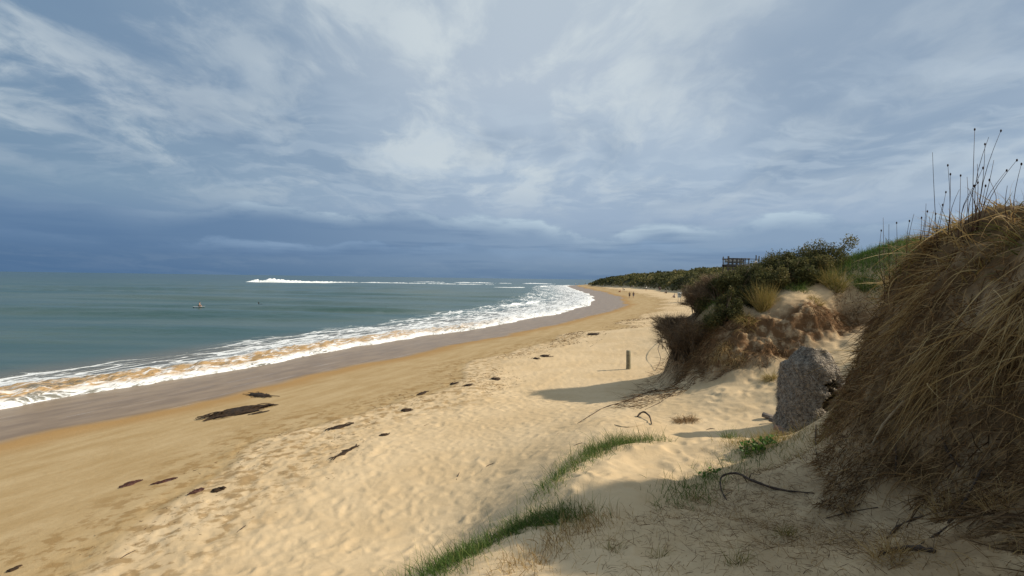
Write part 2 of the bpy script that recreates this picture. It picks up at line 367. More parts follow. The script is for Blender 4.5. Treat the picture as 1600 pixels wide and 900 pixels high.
def sea_material():
    m, t, b = mat('sea_water')
    geo = t.new('ShaderNodeNewGeometry'); P = geo.outputs['Position']
    shv = t.attr('shore').outputs['Vector']; st, sd, dist = t.sep(shv)
    A = lambda n: t.attr(n).outputs['Fac']
    px, py, pz = t.sep(P)
    Pw = t.comb(t.math('MULTIPLY', px, .35), py, 0.0)
    far = t.step(dist, 60, 900)
    green = t.mix(t.step(t.noise(t.comb(t.math('MULTIPLY', px, .016), t.math('MULTIPLY', py, .12), 0.0), 1.0, 4, .6), .32, .66), (.012, .056, .040), (.062, .100, .080))  # swell faces and sky sheen painted as dark and pale bands in the water
    deep = t.mix(far, green, (.022, .060, .062))
    shal = t.mix(t.noise(P, .35, 3), (.16, .125, .075), (.10, .105, .078))
    c = t.mix(t.step(sd, -13.0, -6.0), deep, shal)
    # lace of foam, stretched along the shore, drifting seaward
    fv = t.comb(t.math('MULTIPLY', st, .34), sd, 0.0)
    wv = t.vmath('SCALE', t.vmath('SUBTRACT', t.noisec(fv, .8, 4), (.5, .5, .5))); wv.node.inputs['Scale'].default_value = 1.7
    fvw = t.vmath('ADD', fv, wv)
    vor = t.new('ShaderNodeTexVoronoi', {'Vector': fvw, 'Scale': .75}, feature='DISTANCE_TO_EDGE').outputs['Distance']
    vor2 = t.new('ShaderNodeTexVoronoi', {'Vector': fvw, 'Scale': 2.1}, feature='DISTANCE_TO_EDGE').outputs['Distance']
    lace = t.math('MAXIMUM', t.step(vor, .20, .0), t.math('MULTIPLY', t.step(vor2, .22, .0), .75))
    patch = t.noise(fv, .33, 5, .6)
    cover = t.math('ADD', A('foam'), t.math('MULTIPLY', t.math('SUBTRACT', patch, .5), 1.3))
    foam = t.step(t.math('ADD', lace, t.math('MULTIPLY', cover, 1.5)), 1.02, 1.32)
    foam = t.math('MULTIPLY', foam, t.step(A('foam'), .02, .12))
    fine = t.noise(fvw, 9.0, 4, .65)
    foam = t.math('MULTIPLY', foam, t.step(fine, .28, .52, .35, 1.0))
    core = t.math('MULTIPLY', A('bore'), t.step(t.math('ADD', t.math('MULTIPLY', fine, .6), t.math('MULTIPLY', patch, .4)), .43, .55, .10, 1.0))
    foam = t.math('MAXIMUM', foam, core)
    white = (.82, .83, .83)
    brown = t.mix(fine, (.36, .20, .075), (.58, .40, .21))
    ch = t.noise(t.comb(t.math('MULTIPLY', st, .8), t.math('MULTIPLY', sd, 2.2), 0.0), 1.0, 5, .68, .6)
    churn = t.math('MULTIPLY', A('churn'), t.step(ch, .36, .53))
    fc = t.mix(churn, white, brown)
    c = t.mix(foam, c, fc)
    t.set(b, 'Base Color', c)
    t.set(b, 'Roughness', t.math('MULTIPLY_ADD', foam, .55, .24))
    t.set(b, 'Specular IOR Level', t.math('MULTIPLY_ADD', foam, -.14, .26))
    b.inputs['IOR'].default_value = 1.33
    w1 = t.noise(Pw, 1.1, 5, .6); w2 = t.noise(Pw, .16, 4, .55); w3 = t.noise(Pw, 5.0, 3, .6)
    h = t.math('ADD', t.math('MULTIPLY', w1, .30), t.math('MULTIPLY', w3, .06))
    h = t.math('ADD', h, t.math('MULTIPLY', t.math('MULTIPLY', w2, 1.6), t.step(dist, 30, 160)))
    h = t.math('ADD', h, t.math('MULTIPLY', foam, t.math('MULTIPLY_ADD', fine, .22, .05)))
    t.set(b, 'Normal', t.bump(h, .42, .5))
    return m
def plant_material(name, stops, rough=.75, trans=0.0):
    """colour by each blade's own random 'tint' and its 'len' (0 root, 1 tip)"""
    m, t, b = mat(name)
    tint = t.attr('tint').outputs['Fac']
    c = t.ramp(tint, stops)
    t.set(b, 'Base Color', c); t.set(b, 'Roughness', rough); b.inputs['Specular IOR Level'].default_value = .2
    if trans:
        o = [n for n in t.n if n.type == 'OUTPUT_MATERIAL'][0]
        tr = t.new('ShaderNodeBsdfTranslucent', {'Color': c}); mx = t.new('ShaderNodeMixShader', {0: trans})
        t.l.new(b.outputs[0], mx.inputs[1]); t.l.new(tr.outputs[0], mx.inputs[2]); t.l.new(mx.outputs[0], o.inputs[0])
    return m
def plain(name, c1, c2, scale=8.0, rough=.8, bump=.3, bd=.01, detail=5):
    m, t, b = mat(name)
    tc = t.new('ShaderNodeTexCoord'); n = t.noise(tc.outputs['Object'], scale, detail, .62)
    t.set(b, 'Base Color', t.mix(t.step(n, .3, .7), c1, c2)); t.set(b, 'Roughness', rough)
    if bump: t.set(b, 'Normal', t.bump(n, bump, bd))
    return m

# ------------------------------------------------------------------ sand, dunes
def grid_faces(nr, nc):
    i = np.arange(nr-1)[:, None]*nc + np.arange(nc-1)[None, :]
    return np.stack([i, i+1, i+nc+1, i+nc], -1).reshape(-1, 4)
def compact(V, F, keep, attrs):
    F = F[keep]; used = np.unique(F); re = np.full(len(V), -1); re[used] = np.arange(len(used))
    return V[used], re[F], {k: v[used] for k, v in attrs.items()}
M_SAND = sand_material()
def build_sand():
    ang = np.concatenate([np.arange(-180, -56, 3.0), np.arange(-56, 56, 0.165), np.arange(56, 181, 3.0)]); ang = np.radians(ang)
    rad = np.concatenate([[0.02, .3, .6, .9], np.geomspace(1.2, 3.6, 110), np.arange(3.62, 7.6, .03), np.geomspace(7.62, 11.5, 60), np.arange(11.55, 18.5, .05), np.geomspace(18.6, 60, 130), np.geomspace(60, 1100, 125)[1:]])
    rr, aa = np.meshgrid(rad, ang, indexing='ij'); x, y = (rr*np.sin(aa)).ravel(), (rr*np.cos(aa)).ravel()
    z, I = land(x, y)
    sd, t, e = I['sd'], I['t'], I['edge']
    wob = 1.1*fbm(t/6, sd*0+2, 5, 17, .6)+0.6*np.sin(t*0.11+2)
    wet = 1-sstep(sd+wob, 7.2, 8.2)
    band = sstep(sd+wob, 7.0, 8.0)*(1-sstep(sd+wob, 8.2, 10.2))
    wrack = sstep(e, 12.6, 14.6)*(1-sstep(e, 16.9, 18.4))
    slope_soil = np.clip(I['scarp']*1.25, 0, 1)
    veg = (1-I['wn'])*sstep(I['u'], .8, 3.5+2*fbm(x/6, y/6, 2, 9))
    gx = np.where(I['D'] > 2.6, 1, 0)*np.maximum(sstep(y, 17, 19), .75*sstep(x, 9.6, 10.8)*sstep(y, 15.2, 16.6))*np.clip(.75+.9*fbm(x/.8, y/.8, 3, 77), 0, 1)
    veg = np.maximum(veg, gx*I['wn']*0.8)
    humus_shade = np.clip(I['front']*1.1+0.62*I['shadeslope']*sstep(x, .8, 3.0), 0, 1)  # dune-face soil and litter; on the slope also shade painted into the sand
    at = dict(dry=I['dry'], wet=wet, band=band*0.9, wrack=wrack, soil=slope_soil, humus_shade=humus_shade, veg=veg, shore=np.stack([t, sd, sd*0], -1))
    F = grid_faces(len(rad), len(ang)); V = np.stack([x, y, z], -1)
    keep = (sd[F].max(1) > -14) & (sd[F].min(1) < 190)
    V, F, at = compact(V, F, keep, at)
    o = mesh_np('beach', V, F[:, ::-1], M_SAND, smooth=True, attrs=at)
    tag(o, 'golden sand beach with pale trodden upper sand and dunes rising on its right', kind='structure')
build_sand()

# ------------------------------------------------------------------ sea
M_SEA = sea_material()
def sea_height(x, y, sd, t, dist):
    calm = sstep(-sd, 3, 30)
    ph = y*0.33+x*0.05+1.6*fbm(x/60, y/30, 3, 201)*2
    sw = (np.maximum(np.sin(ph), -.3))*(0.40+0.40*vnoise(x/35, y/18, 210))
    ph2 = y*0.115+x*0.012+1.5*fbm(x/120, y/60, 2, 220)*2
    sw2 = np.sin(ph2)*0.42*sstep(dist, 60, 160)
    ch = 0.10*fbm(x/2.6, y/1.5, 3, 230)
    z = (sw*(1-sstep(dist, 150, 500))+sw2*(1-sstep(dist, 700, 1600)) + ch*(1-sstep(dist, 60, 200)))*calm
    return z
def build_sea():
    ang = np.radians(np.arange(-125, 28, 0.19)); rad = np.concatenate([np.geomspace(7, 170, 330), np.geomspace(170, 16000, 150)[1:]])
    rr, aa = np.meshgrid(rad, ang, indexing='ij'); x, y = (rr*np.sin(aa)).ravel(), (rr*np.cos(aa)).ravel()
    sd, t = shore(x, y); dist = rr.ravel()
    wob = 0.9*fbm(t/3.0, t*0+5, 4, 301)+0.45*np.sin(t*0.23)
    s = sd + wob
    z = sea_height(x, y, sd, t, dist)
    edgez = np.interp(s, [-30, -12, -5, -3.4, -1.2, -.25, .15, 0.6], [0, 0.03, .09, .24, .38, .22, -.02, -.45])
    rough = fbm(x*1.3, y*1.3, 4, 310, .6)
    bore = sstep(s, -3.6+0.9*fbm(t/2, t*0+9, 3, 320), -2.6)
    z = z + edgez + bore*0.22*rough*sstep(-s, .1, 1.0)
    lift = np.clip(0.02+0.05*np.maximum(sd, 0), 0, .2); z = z+lift
    wide = np.interp(t-_cum[16], [-20, 0, 20, 45, 80, 130, 400], [7.0, 8.0, 12.0, 17, 22, 26, 30])
    fm = sstep(s, -wide, -wide*0.55)
    far = sstep(dist, 90, 260)
    foam = fm*(0.33+0.20*sstep(s, -wide*.5, -2)-.07*sstep(dist, 80, 170))
    churn = bore*(1-sstep(s, -.55, -.15))*(1-0.95*sstep(dist, 38, 75))
    F = grid_faces(len(rad), len(ang)); V = np.stack([x, y, z], -1)
    keep = (s[F].min(1) < .35) & (sd[F].min(1) < 2.0)
    at = dict(foam=foam, bore=bore, churn=churn, shore=np.stack([t, sd, dist], -1))
    V, F, at = compact(V, F, keep, at)
    o = mesh_np('sea', V, F[:, ::-1], M_SEA, smooth=True, attrs=at)
    tag(o, 'grey green sea with foam washing onto the sand', kind='structure')
build_sea()

# ------------------------------------------------------------------ builders for plants and objects
class MB:
    """collects pieces into one mesh"""
    def __init__(s): s.v = []; s.f3 = []; s.f4 = []; s.a = []; s.n = 0
    def add(s, v, f3=None, f4=None, tint=0.5):
        v = np.asarray(v, float); s.v.append(v)
        if f3 is not None and len(f3): s.f3.append(np.asarray(f3)+s.n)
        if f4 is not None and len(f4): s.f4.append(np.asarray(f4)+s.n)
        s.a.append(np.broadcast_to(np.asarray(tint, float), (len(v),)).copy()); s.n += len(v)
    def tube(s, P, rad, sides=6, tint=0.5, cap=True):
        P = np.asarray(P, float); n = len(P); rad = np.broadcast_to(rad, (n,))
        T = np.gradient(P, axis=0); T /= np.linalg.norm(T, axis=1)[:, None]+1e-9
        ref = np.array([0, 0, 1.0]) if abs(T[:, 2].mean()) < .8 else np.array([1.0, 0, 0])
        A = np.cross(T, ref); A /= np.linalg.norm(A, axis=1)[:, None]+1e-9; B = np.cross(T, A)
        th = np.arange(sides)*2*math.pi/sides
        V = P[:, None]+rad[:, None, None]*(np.cos(th)[None, :, None]*A[:, None]+np.sin(th)[None, :, None]*B[:, None])
        V = V.reshape(-1, 3); i = np.arange(n-1)[:, None]*sides; j = np.arange(sides)[None, :]; k = (j+1) % sides
        F = np.stack([i+j, i+k, i+sides+k, i+sides+j], -1).reshape(-1, 4)
        f3 = []
        if cap:
            V = np.vstack([V, P[:1], P[-1:]]); a, b = n*sides, n*sides+1
            for q in range(sides): f3 += [(a, (q+1) % sides, q), (b, (n-1)*sides+q, (n-1)*sides+(q+1) % sides)]
        s.add(V, f3, F, tint)
    def box(s, c, size, rot=None, jit=0.0, tint=0.5, bev=0.12):
        """box with chamfered edges"""
        sx, sy, sz = [q/2 for q in size]; b = bev*min(sx, sy, sz)
        V = []
        for X in (-1, 1):
            for Y in (-1, 1):
                for Z in (-1, 1):
                    V += [(X*sx, Y*(sy-b), Z*(sz-b)), (X*(sx-b), Y*sy, Z*(sz-b)), (X*(sx-b), Y*(sy-b), Z*sz)]
        V = np.array(V)
        if jit: V += rng.normal(0, jit, V.shape)
        bm = bmesh.new(); vs = [bm.verts.new(p) for p in V]; r_ = bmesh.ops.convex_hull(bm, input=vs)
        bmesh.ops.recalc_face_normals(bm, faces=bm.faces[:]); bm.verts.ensure_lookup_table(); bm.verts.index_update()
        VV = np.array([v.co[:] for v in bm.verts]); f3 = [[v.index for v in f.verts] for f in bm.faces if len(f.verts) == 3]; f4 = [[v.index for v in f.verts] for f in bm.faces if len(f.verts) == 4]
        bm.free()
        if rot is not None: VV = VV@np.array(rot).T
        s.add(VV+np.asarray(c, float), f3, f4, tint)
    def build(s, name, mat, parent=None, smooth=False):
        F = []
        if s.f4: F.append(np.vstack(s.f4))
        if s.f3: F.append(np.vstack(s.f3))
        return mesh_np(name, np.vstack(s.v), F, mat, parent, smooth, dict(tint=np.concatenate(s.a)))
def rotz(a): c, s = math.cos(a), math.sin(a); return np.array([[c, -s, 0], [s, c, 0], [0, 0, 1]])
def euler(x, y, z): return np.array(Matrix.Rotation(z, 3, 'Z')@Matrix.Rotation(y, 3, 'Y')@Matrix.Rotation(x, 3, 'X'))
def blade_mesh(base, dirv, length, width, droop, segs=4, curl=0.0, g=rng):
    """ribbons that taper to a point and hang under their own weight; returns V, F3, F4, per-vertex blade index"""
    n = len(base); length = np.broadcast_to(length, n); width = np.broadcast_to(width, n); droop = np.broadcast_to(droop, n)
    dirv = dirv/(np.linalg.norm(dirv, axis=1)[:, None]+1e-9)
    side = np.cross(dirv, g.normal(size=(n, 3))); side /= np.linalg.norm(side, axis=1)[:, None]+1e-9
    bend = g.normal(size=(n, 3))*np.broadcast_to(curl, n)[:, None]
    t = np.linspace(0, 1, segs+1)
    C = base[:, None]+dirv[:, None]*(length[:, None]*t)[:, :, None]+bend[:, None]*(length[:, None]*t**2)[:, :, None]
    C[:, :, 2] -= (droop*length)[:, None]*t[None]**2
    w = width[:, None]*(1-t[None]**1.6)*0.5
    L = C-side[:, None]*w[:, :, None]; Rr = C+side[:, None]*w[:, :, None]
    m = 2*segs+1
    V = np.empty((n, m, 3)); V[:, 0:2*segs:2] = L[:, :segs]; V[:, 1:2*segs:2] = Rr[:, :segs]; V[:, 2*segs] = C[:, segs]
    o = np.arange(n)[:, None]*m
    F4 = np.concatenate([np.stack([o[:, 0]+2*k, o[:, 0]+2*k+1, o[:, 0]+2*k+3, o[:, 0]+2*k+2], -1) for k in range(segs-1)]) if segs > 1 else np.zeros((0, 4), int)
    F3 = np.stack([o[:, 0]+2*segs-2, o[:, 0]+2*segs-1, o[:, 0]+2*segs], -1)
    return V.reshape(-1, 3), F3, F4, np.repeat(np.arange(n), m)
def blades(name, base, dirv, length, width, droop, tint, mat, segs=4, curl=0.0, parent=None):
    V, F3, F4, idx = blade_mesh(np.asarray(base, float), np.asarray(dirv, float), length, width, droop, segs, curl)
    return mesh_np(name, V, [F4, F3], mat, parent, False, dict(tint=np.broadcast_to(tint, len(base))[idx]))
def up_dirs(n, spread, lean=(0, 0, 0)):
    v = rng.normal(size=(n, 3))*spread; v[:, 2] = 1; return v+np.asarray(lean)
def ground_pts(x, y, sink=0.0):
    z, I = land(x, y); return np.stack([x, y, z-sink], -1), I
def in_poly(x, y, poly):
    c = np.zeros(len(x), bool); j = len(poly)-1
    for i in range(len(poly)):
        xi, yi = poly[i]; xj, yj = poly[j]
        c ^= ((yi > y) != (yj > y)) & (x < (xj-xi)*(y-yi)/(yj-yi+1e-12)+xi); j = i
    return c
def scatter(poly, n):
    poly = np.asarray(poly, float); lo, hi = poly.min(0), poly.max(0); X, Y = np.zeros(0), np.zeros(0)
    while len(X) < n:
        x, y = rng.uniform(lo[0], hi[0], n*2), rng.uniform(lo[1], hi[1], n*2); k = in_poly(x, y, poly); X, Y = np.append(X, x[k]), np.append(Y, y[k])
    return X[:n], Y[:n]
def slope_dir(x, y, e=0.12):
    zx = (land(x+e, y)[0]-land(x-e, y)[0])/(2*e); zy = (land(x, y+e)[0]-land(x, y-e)[0])/(2*e)
    return zx, zy

M_DRYGRASS = plant_material('dry_grass', [(0, (.085, .048, .018)), (.35, (.21, .125, .045)), (.62, (.37, .24, .095)), (.82, (.46, .32, .135)), (1, (.64, .49, .25))], trans=.30)
M_TUSSOCK = plant_material('tussock_blades', [(0, (.13, .085, .035)), (.3, (.11, .12, .03)), (.6, (.27, .22, .065)), (1, (.44, .31, .12))], trans=.25)
M_GREEN = plant_material('green_blades', [(0, (.046, .086, .018)), (.5, (.085, .150, .030)), (.82, (.15, .21, .05)), (1, (.30, .25, .10))], trans=.25)
M_ROOT = plant_material('root_fibre', [(0, (.058, .032, .015)), (.5, (.175, .100, .042)), (1, (.37, .24, .105))])
M_LEAF = plant_material('scrub_leaf', [(0, (.042, .046, .018)), (.45, (.098, .100, .036)), (.8, (.17, .155, .055)), (1, (.24, .19, .08))], trans=.3)
M_BRIGHT = plant_material('bright_leaf', [(0, (.045, .10, .015)), (1, (.12, .22, .035))], rough=.5, trans=.25)
M_TWIG = plant_material('twig_bark', [(0, (.085, .056, .032)), (.5, (.20, .138, .082)), (1, (.36, .26, .16))])
M_STALK = plant_material('dark_stalk', [(0, (.035, .017, .014)), (1, (.11, .055, .035))])
M_KELP = plain('seaweed', (.012, .008, .005), (.050, .026, .010), 14, .8, .6, .02)
M_REDWEED = plain('red_seaweed', (.030, .011, .008), (.080, .028, .016), 14, .5, .6, .02)
M_DRIFT = plain('driftwood', (.028, .018, .013), (.085, .058, .04), 22, .85, .6, .01)
M_PALE = plain('pale_wood', (.26, .19, .11), (.40, .30, .18), 25, .85, .5, .01)

# ------------------------------------------------------------------ near dune: tangled dry grass and roots
def near_dune():
    x, y = scatter([(3.2, 6.6), (3.1, 5.0), (2.9, 3.6), (3.0, 2.4), (6, 1.6), (9, 3), (9, 6.6), (6.2, 6.9), (4.6, 7.2)], 150000)
    p, I = ground_pts(x, y); D = I['D']; zx, zy = slope_dir(x, y)
    g = np.stack([-zx, -zy, -(zx**2+zy**2)], -1); sl = np.sqrt(zx**2+zy**2); g /= (np.linalg.norm(g, axis=1)[:, None]+1e-6)
    nrm = np.stack([-zx, -zy, np.ones_like(zx)], -1); nrm /= np.linalg.norm(nrm, axis=1)[:, None]
    patch = fbm(x*1.4, y*1.4+p[:, 2], 4, 400)
    r = rng.random(len(x))
    z = p[:, 2]
    top = sstep(z, 5.15, 5.9)
    # tussock after tussock of dry grass on the shoulder and crest, each with its own lean and colour
    def clumps(name, sel, nc, per, L, wd, spread, tint_rng, m, label, droop, rad_=.07):
        kk = rng.choice(sel, nc); cc = p[kk]; cn = nrm[kk]; cg = g[kk]; m_ = rng.integers(int(per*.5), int(per*1.5), nc); ci = np.repeat(np.arange(nc), m_); n = len(ci)
        off = rng.normal(size=(n, 2))*rad_*rng.uniform(.6, 1.5, nc)[ci][:, None]; bx, by = cc[ci, 0]+off[:, 0], cc[ci, 1]+off[:, 1]; b_ = np.stack([bx, by, gz(bx, by)-.02], -1)
        lean = rng.normal(size=(nc, 3))*.78; d_ = cn[ci]*.6+np.array([0, 0, .75])+cg[ci]*rng.uniform(-.1, .6, nc)[ci][:, None]+lean[ci]+rng.normal(size=(n, 3))*spread; d_[:, :2] += off*3.5
        sc = rng.uniform(.6, 1.3, nc)[ci]; tn = rng.uniform(*tint_rng, nc)[ci]+rng.normal(0, .14, n)
        o = blades(name, b_, d_, L*sc*rng.uniform(.35, 1.1, n), wd*rng.uniform(.6, 1.4, n), rng.uniform(*droop, n)*rng.uniform(.5, 1.4, nc)[ci], np.clip(tn, 0, 1), m, 6, .34)
        tag(o, label, kind='stuff')
    sh = np.nonzero((z > 5.05) & (D > 2.0) & ~((y > 4.9) & (x < 4.9) & (z < 5.4)) & (rng.random(len(z)) < .25+.75*top))[0]
    low = np.nonzero((z > 4.75) & (z < 5.3) & (D > 1.9) & (sl > .4) & (patch > -.1) & ~((y > 4.7) & (x < 5.0) & (z < 5.5)))[0]
    clumps('dry_dune_grass', sh, 360, 42, .36, .0095, .46, (.3, .95), M_DRYGRASS, 'tussocks of dry brown grass covering the top of the big dune on the right', (.2, 1.1))
    clumps('shaded_dead_grass', low, 50, 30, .28, .009, .5, (.1, .8), M_DRYGRASS, 'loose dead grass tussocks clinging to the upper dune face', (.5, 1.5))
    cr = np.nonzero((z > 5.45) & (D > 2.0))[0]
    clumps('crest_grass', cr, 200, 34, .30, .0095, .30, (.15, .85), M_TUSSOCK, 'yellow green grass growing along the crest of the near dune', (.1, .8))
    # matted roots and dead stems hanging down the face
    edge_ = (x < 4.5) & (y > 4.9); k = (r > np.where(edge_, .36, np.where(z > 5.1, .80, .50))) & (D > np.where(edge_, 1.5, 1.95)+.8*patch) & (z < 5.9) & (rng.random(len(x)) < sstep(np.hypot(x, y), 3.0, 6.0)*.9+.1) & (sl > .35) & (patch > -.45)
    n = k.sum(); w = rng.random(n)[:, None]
    d_ = g[k]*(.25+.9*w)+rng.normal(size=(n, 3))*.55+nrm[k]*rng.uniform(.0, .42, n)[:, None]
    blades('root_mat', p[k]+nrm[k]*.012, d_, rng.uniform(.06, .30, n)*(1+.9*(rng.random(n) > .95))*np.where(edge_[k], .62, 1), rng.uniform(.005, .012, n), rng.uniform(.1, .7, n),
           np.clip(rng.beta(1.6, 1.6, n)+.35*patch[k], 0, 1), M_ROOT, 4, .35)
    tag(bpy.data.objects['root_mat'], 'brown mat of exposed roots and dead stems on the eroded dune face', kind='stuff')
    # long pale curling blades
    k = rng.choice(np.nonzero((z > 4.3) & (D > 1.9) & (sl > .3) & ~((y > 4.9) & (x < 4.8) & (z < 5.4)))[0], 850)
    n = len(k); d_ = rng.normal(size=(n, 3))*.55+nrm[k]*.75+g[k]*.45
    blades('curled_dead_grass', p[k], d_, rng.uniform(.3, .75, n), rng.uniform(.009, .017, n), rng.uniform(.35, 1.15, n), rng.uniform(.5, 1, n), M_DRYGRASS, 8, .35)
    tag(bpy.data.objects['curled_dead_grass'], 'long pale dead grass blades curling over the dune face', kind='stuff')
near_dune()
def hanging(name, px, py, n, L, label, mat_, tints, fan=.35, w=.006):
    c = hit(px, py); x, y = c[0]+rng.normal(0, .10, n), c[1]+rng.normal(0, .10, n); p, _ = ground_pts(x, y); zx, zy = slope_dir(x, y)
    g = np.stack([-zx, -zy, -(zx**2+zy**2)*.8], -1); g /= np.linalg.norm(g, axis=1)[:, None]+1e-6
    nrm = np.stack([-zx, -zy, np.ones_like(zx)], -1); nrm /= np.linalg.norm(nrm, axis=1)[:, None]
    o = blades(name, p+nrm*.03, g+rng.normal(size=(n, 3))*fan*.6+nrm*rng.uniform(.1, .55, n)[:, None], L*rng.uniform(.5, 1.1, n), w, rng.uniform(.1, .5, n), rng.uniform(*tints, n), mat_, 6, .15)
    tag(o, label, 'grass clump'); return o
hanging('dead_grass_clump', 1475, 555, 170, .75, 'long sheaf of dead grass hanging down the middle of the dark dune face', M_DRYGRASS, (.35, .95), .35)
hanging('dead_grass_clump', 1594, 480, 140, .6, 'pale fibrous dead grass clump hanging at the right edge of the picture', M_DRYGRASS, (.55, 1.0), .25)
hanging('dead_grass_clump', 1440, 470, 120, .55, 'curving tan grass clump drooping over the left shoulder of the near dune', M_DRYGRASS, (.4, .95), .5)

def tuft(name, c, n, L, spread, label, mat_, tints=(0, 1), w=.006, droop=(.1, .6), lean=(0, 0, 0), rad=.06, cat='grass tuft', group=None, segs=5, curl=.08):
    a = rng.uniform(0, 6.283, n); r_ = rad*np.sqrt(rng.random(n)); x, y = c[0]+r_*np.cos(a), c[1]+r_*np.sin(a); z = gz(x, y)-.02
    base = np.stack([x, y, z], -1); d_ = up_dirs(n, spread, lean); d_[:, :2] += np.stack([np.cos(a), np.sin(a)], -1)*(r_/rad*spread)[:, None]
    o = blades(name, base-np.array([c[0], c[1], c[2]]), d_, L*rng.uniform(.45, 1.08, n), rng.uniform(.6, 1.2, n)*w, rng.uniform(*droop, n), rng.uniform(*tints, n), mat_, segs, curl)
    o.location = [float(q) for q in c]
    tag(o, label, cat, group); return o
# tall dark stems standing on the crest
def stalks(pts, label):
    mb = MB()
    c0 = None
    for px, py, tx, ty, Y in pts:
        b_ = PW(px, py, Y); b_[2] = gz(b_[0], b_[1])[0]-.02; t_ = PW(tx, ty, Y+random.uniform(-.15, .15))
        if c0 is None: c0 = b_.copy()
        s = np.linspace(0, 1, 7)[:, None]; bow = np.array([random.gauss(0, .04), random.gauss(0, .04), 0])
        P = b_*(1-s)+t_*s+bow*np.sin(s*math.pi)
        mb.tube(P-c0, np.linspace(.0042, .0018, 7), 5, random.random())
        if random.random() < .5:
            mb.tube((t_-c0)+np.array([[0, 0, -.018], [0, 0, -.006], [0, 0, .006], [0, 0, .014]]), np.array([.002, .0085, .0075, .001]), 6, .1)
    o = mb.build('tall_stalk_clump', M_STALK); o.location = [float(q) for q in c0]
    tag(o, label, 'reeds')
def crest_y(px): return float(np.interp(px, [1400, 1440, 1500, 1600], [6.4, 6.15, 5.6, 5.0]))
def crest_p(px): return float(np.interp(px, [1380, 1405, 1500, 1600], [408, 398, 352, 316]))
A_ = [(1466, 356, 1457, 238), (1480, 350, 1481, 258), (1479, 352, 1485, 272), (1520, 335, 1523, 202), (1511, 338, 1539, 225), (1530, 332, 1545, 214), (1529, 333, 1564, 204), (1522, 335, 1553, 250), (1534, 330, 1589, 250), (1526, 332, 1573, 266),
      (1497, 345, 1501, 274), (1500, 344, 1511, 276), (1491, 348, 1499, 296), (1504, 342, 1512, 293), (1519, 336, 1527, 256), (1517, 338, 1536, 262), (1523, 334, 1540, 290), (1508, 340, 1528, 285), (1538, 328, 1546, 281), (1515, 338, 1522, 290)]
stalks([(a, crest_p(a), c, d_, crest_y(a)) for a, b_, c, d_ in A_], 'tallest clump of thin dark stalks standing against the sky on the dune crest')
B_ = [(1416, 392, 1428, 334), (1428, 388, 1447, 318), (1438, 380, 1459, 329), (1424, 390, 1452, 338), (1418, 391, 1421, 345), (1444, 378, 1449, 330), (1455, 368, 1473, 320), (1462, 362, 1478, 300), (1434, 384, 1440, 340), (1450, 372, 1462, 334)]
stalks([(a, crest_p(a), c, d_, crest_y(a)) for a, b_, c, d_ in B_], 'shorter clump of bent dark stalks left of the tallest stalks')
C_ = [(1384, 400, 1380, 340), (1392, 398, 1389, 350), (1400, 398, 1401, 348), (1388, 400, 1377, 360), (1396, 399, 1384, 372), (1586, 322, 1596, 256), (1580, 324, 1574, 290), (1590, 320, 1602, 262)]
stalks([(a, crest_p(a), c, d_, crest_y(a)) for a, b_, c, d_ in C_[:5]], 'small group of low dark stalks at the left foot of the dune crest')
stalks([(a, crest_p(a), c, d_, crest_y(a)) for a, b_, c, d_ in C_[5:]], 'few curved dark stalks on the crest at the right picture edge')

# ------------------------------------------------------------------ green strips and sparse growth on the shaded slope
def strip(name, pix, n, wdt, L, tints, mat_, label, droop=(.1, .7), bw=.006, lean=(-.15, 0, 0)):
    P = np.array([hit(*q) for q in pix]); P = catmull(P, 8); s = rng.random(n)*(len(P)-1); i = s.astype(int); i = np.minimum(i, len(P)-2); f = (s-i)[:, None]
    q = P[i]*(1-f)+P[i+1]*f; clump = .5+fbm(s*1.1, s*0+3, 3, 500+len(pix))
    keep = rng.random(n) < np.clip(clump*1.7-.2, .06, 1); q = q[keep]; cl = clump[keep]; n = len(q)
    ww = wdt*(.5+1.3*np.clip(cl, 0, 1.2)); x, y = q[:, 0]+rng.normal(0, 1, n)*ww, q[:, 1]+rng.normal(0, 1, n)*ww; p, _ = ground_pts(x, y, .01)
    o = blades(name, p, up_dirs(n, .40, lean), L*rng.uniform(.25, 1.25, n)*(.6+.8*np.clip(cl, 0, 1.2)), bw*rng.uniform(.6, 1.2, n), rng.uniform(*droop, n), rng.uniform(*tints, n), mat_, 4, .1)
    tag(o, label, kind='stuff'); return o
strip('beach_grass', [(676, 898), (720, 872), (765, 848), (810, 826), (850, 815), (880, 808), (925, 800)], 6500, .12, .26, (0, 1), M_GREEN, 'thick green grass strip along the sand ridge at the bottom of the picture')
strip('beach_grass', [(850, 772), (872, 748), (890, 733), (915, 716), (938, 704), (962, 695), (990, 690), (1035, 690)], 4200, .11, .27, (0, 1), M_GREEN, 'green grass strip curving over the small sunlit sand hump')
strip('beach_grass', [(1050, 792), (1085, 768), (1115, 748), (1145, 726), (1175, 710), (1200, 700)], 2000, .13, .22, (0, 1), M_GREEN, 'thin green grass strip on the edge of the shaded slope')
strip('beach_grass', [(800, 900), (845, 868), (880, 842), (905, 822), (930, 806)], 1100, .13, .24, (.3, 1), M_DRYGRASS, 'dull sparse grass behind the thick green strip')
strip('beach_grass', [(1150, 694), (1185, 690), (1215, 688), (1250, 684), (1290, 690)], 1500, .14, .26, (.45, 1), M_TUSSOCK, 'straw coloured grass in front of the broken block')
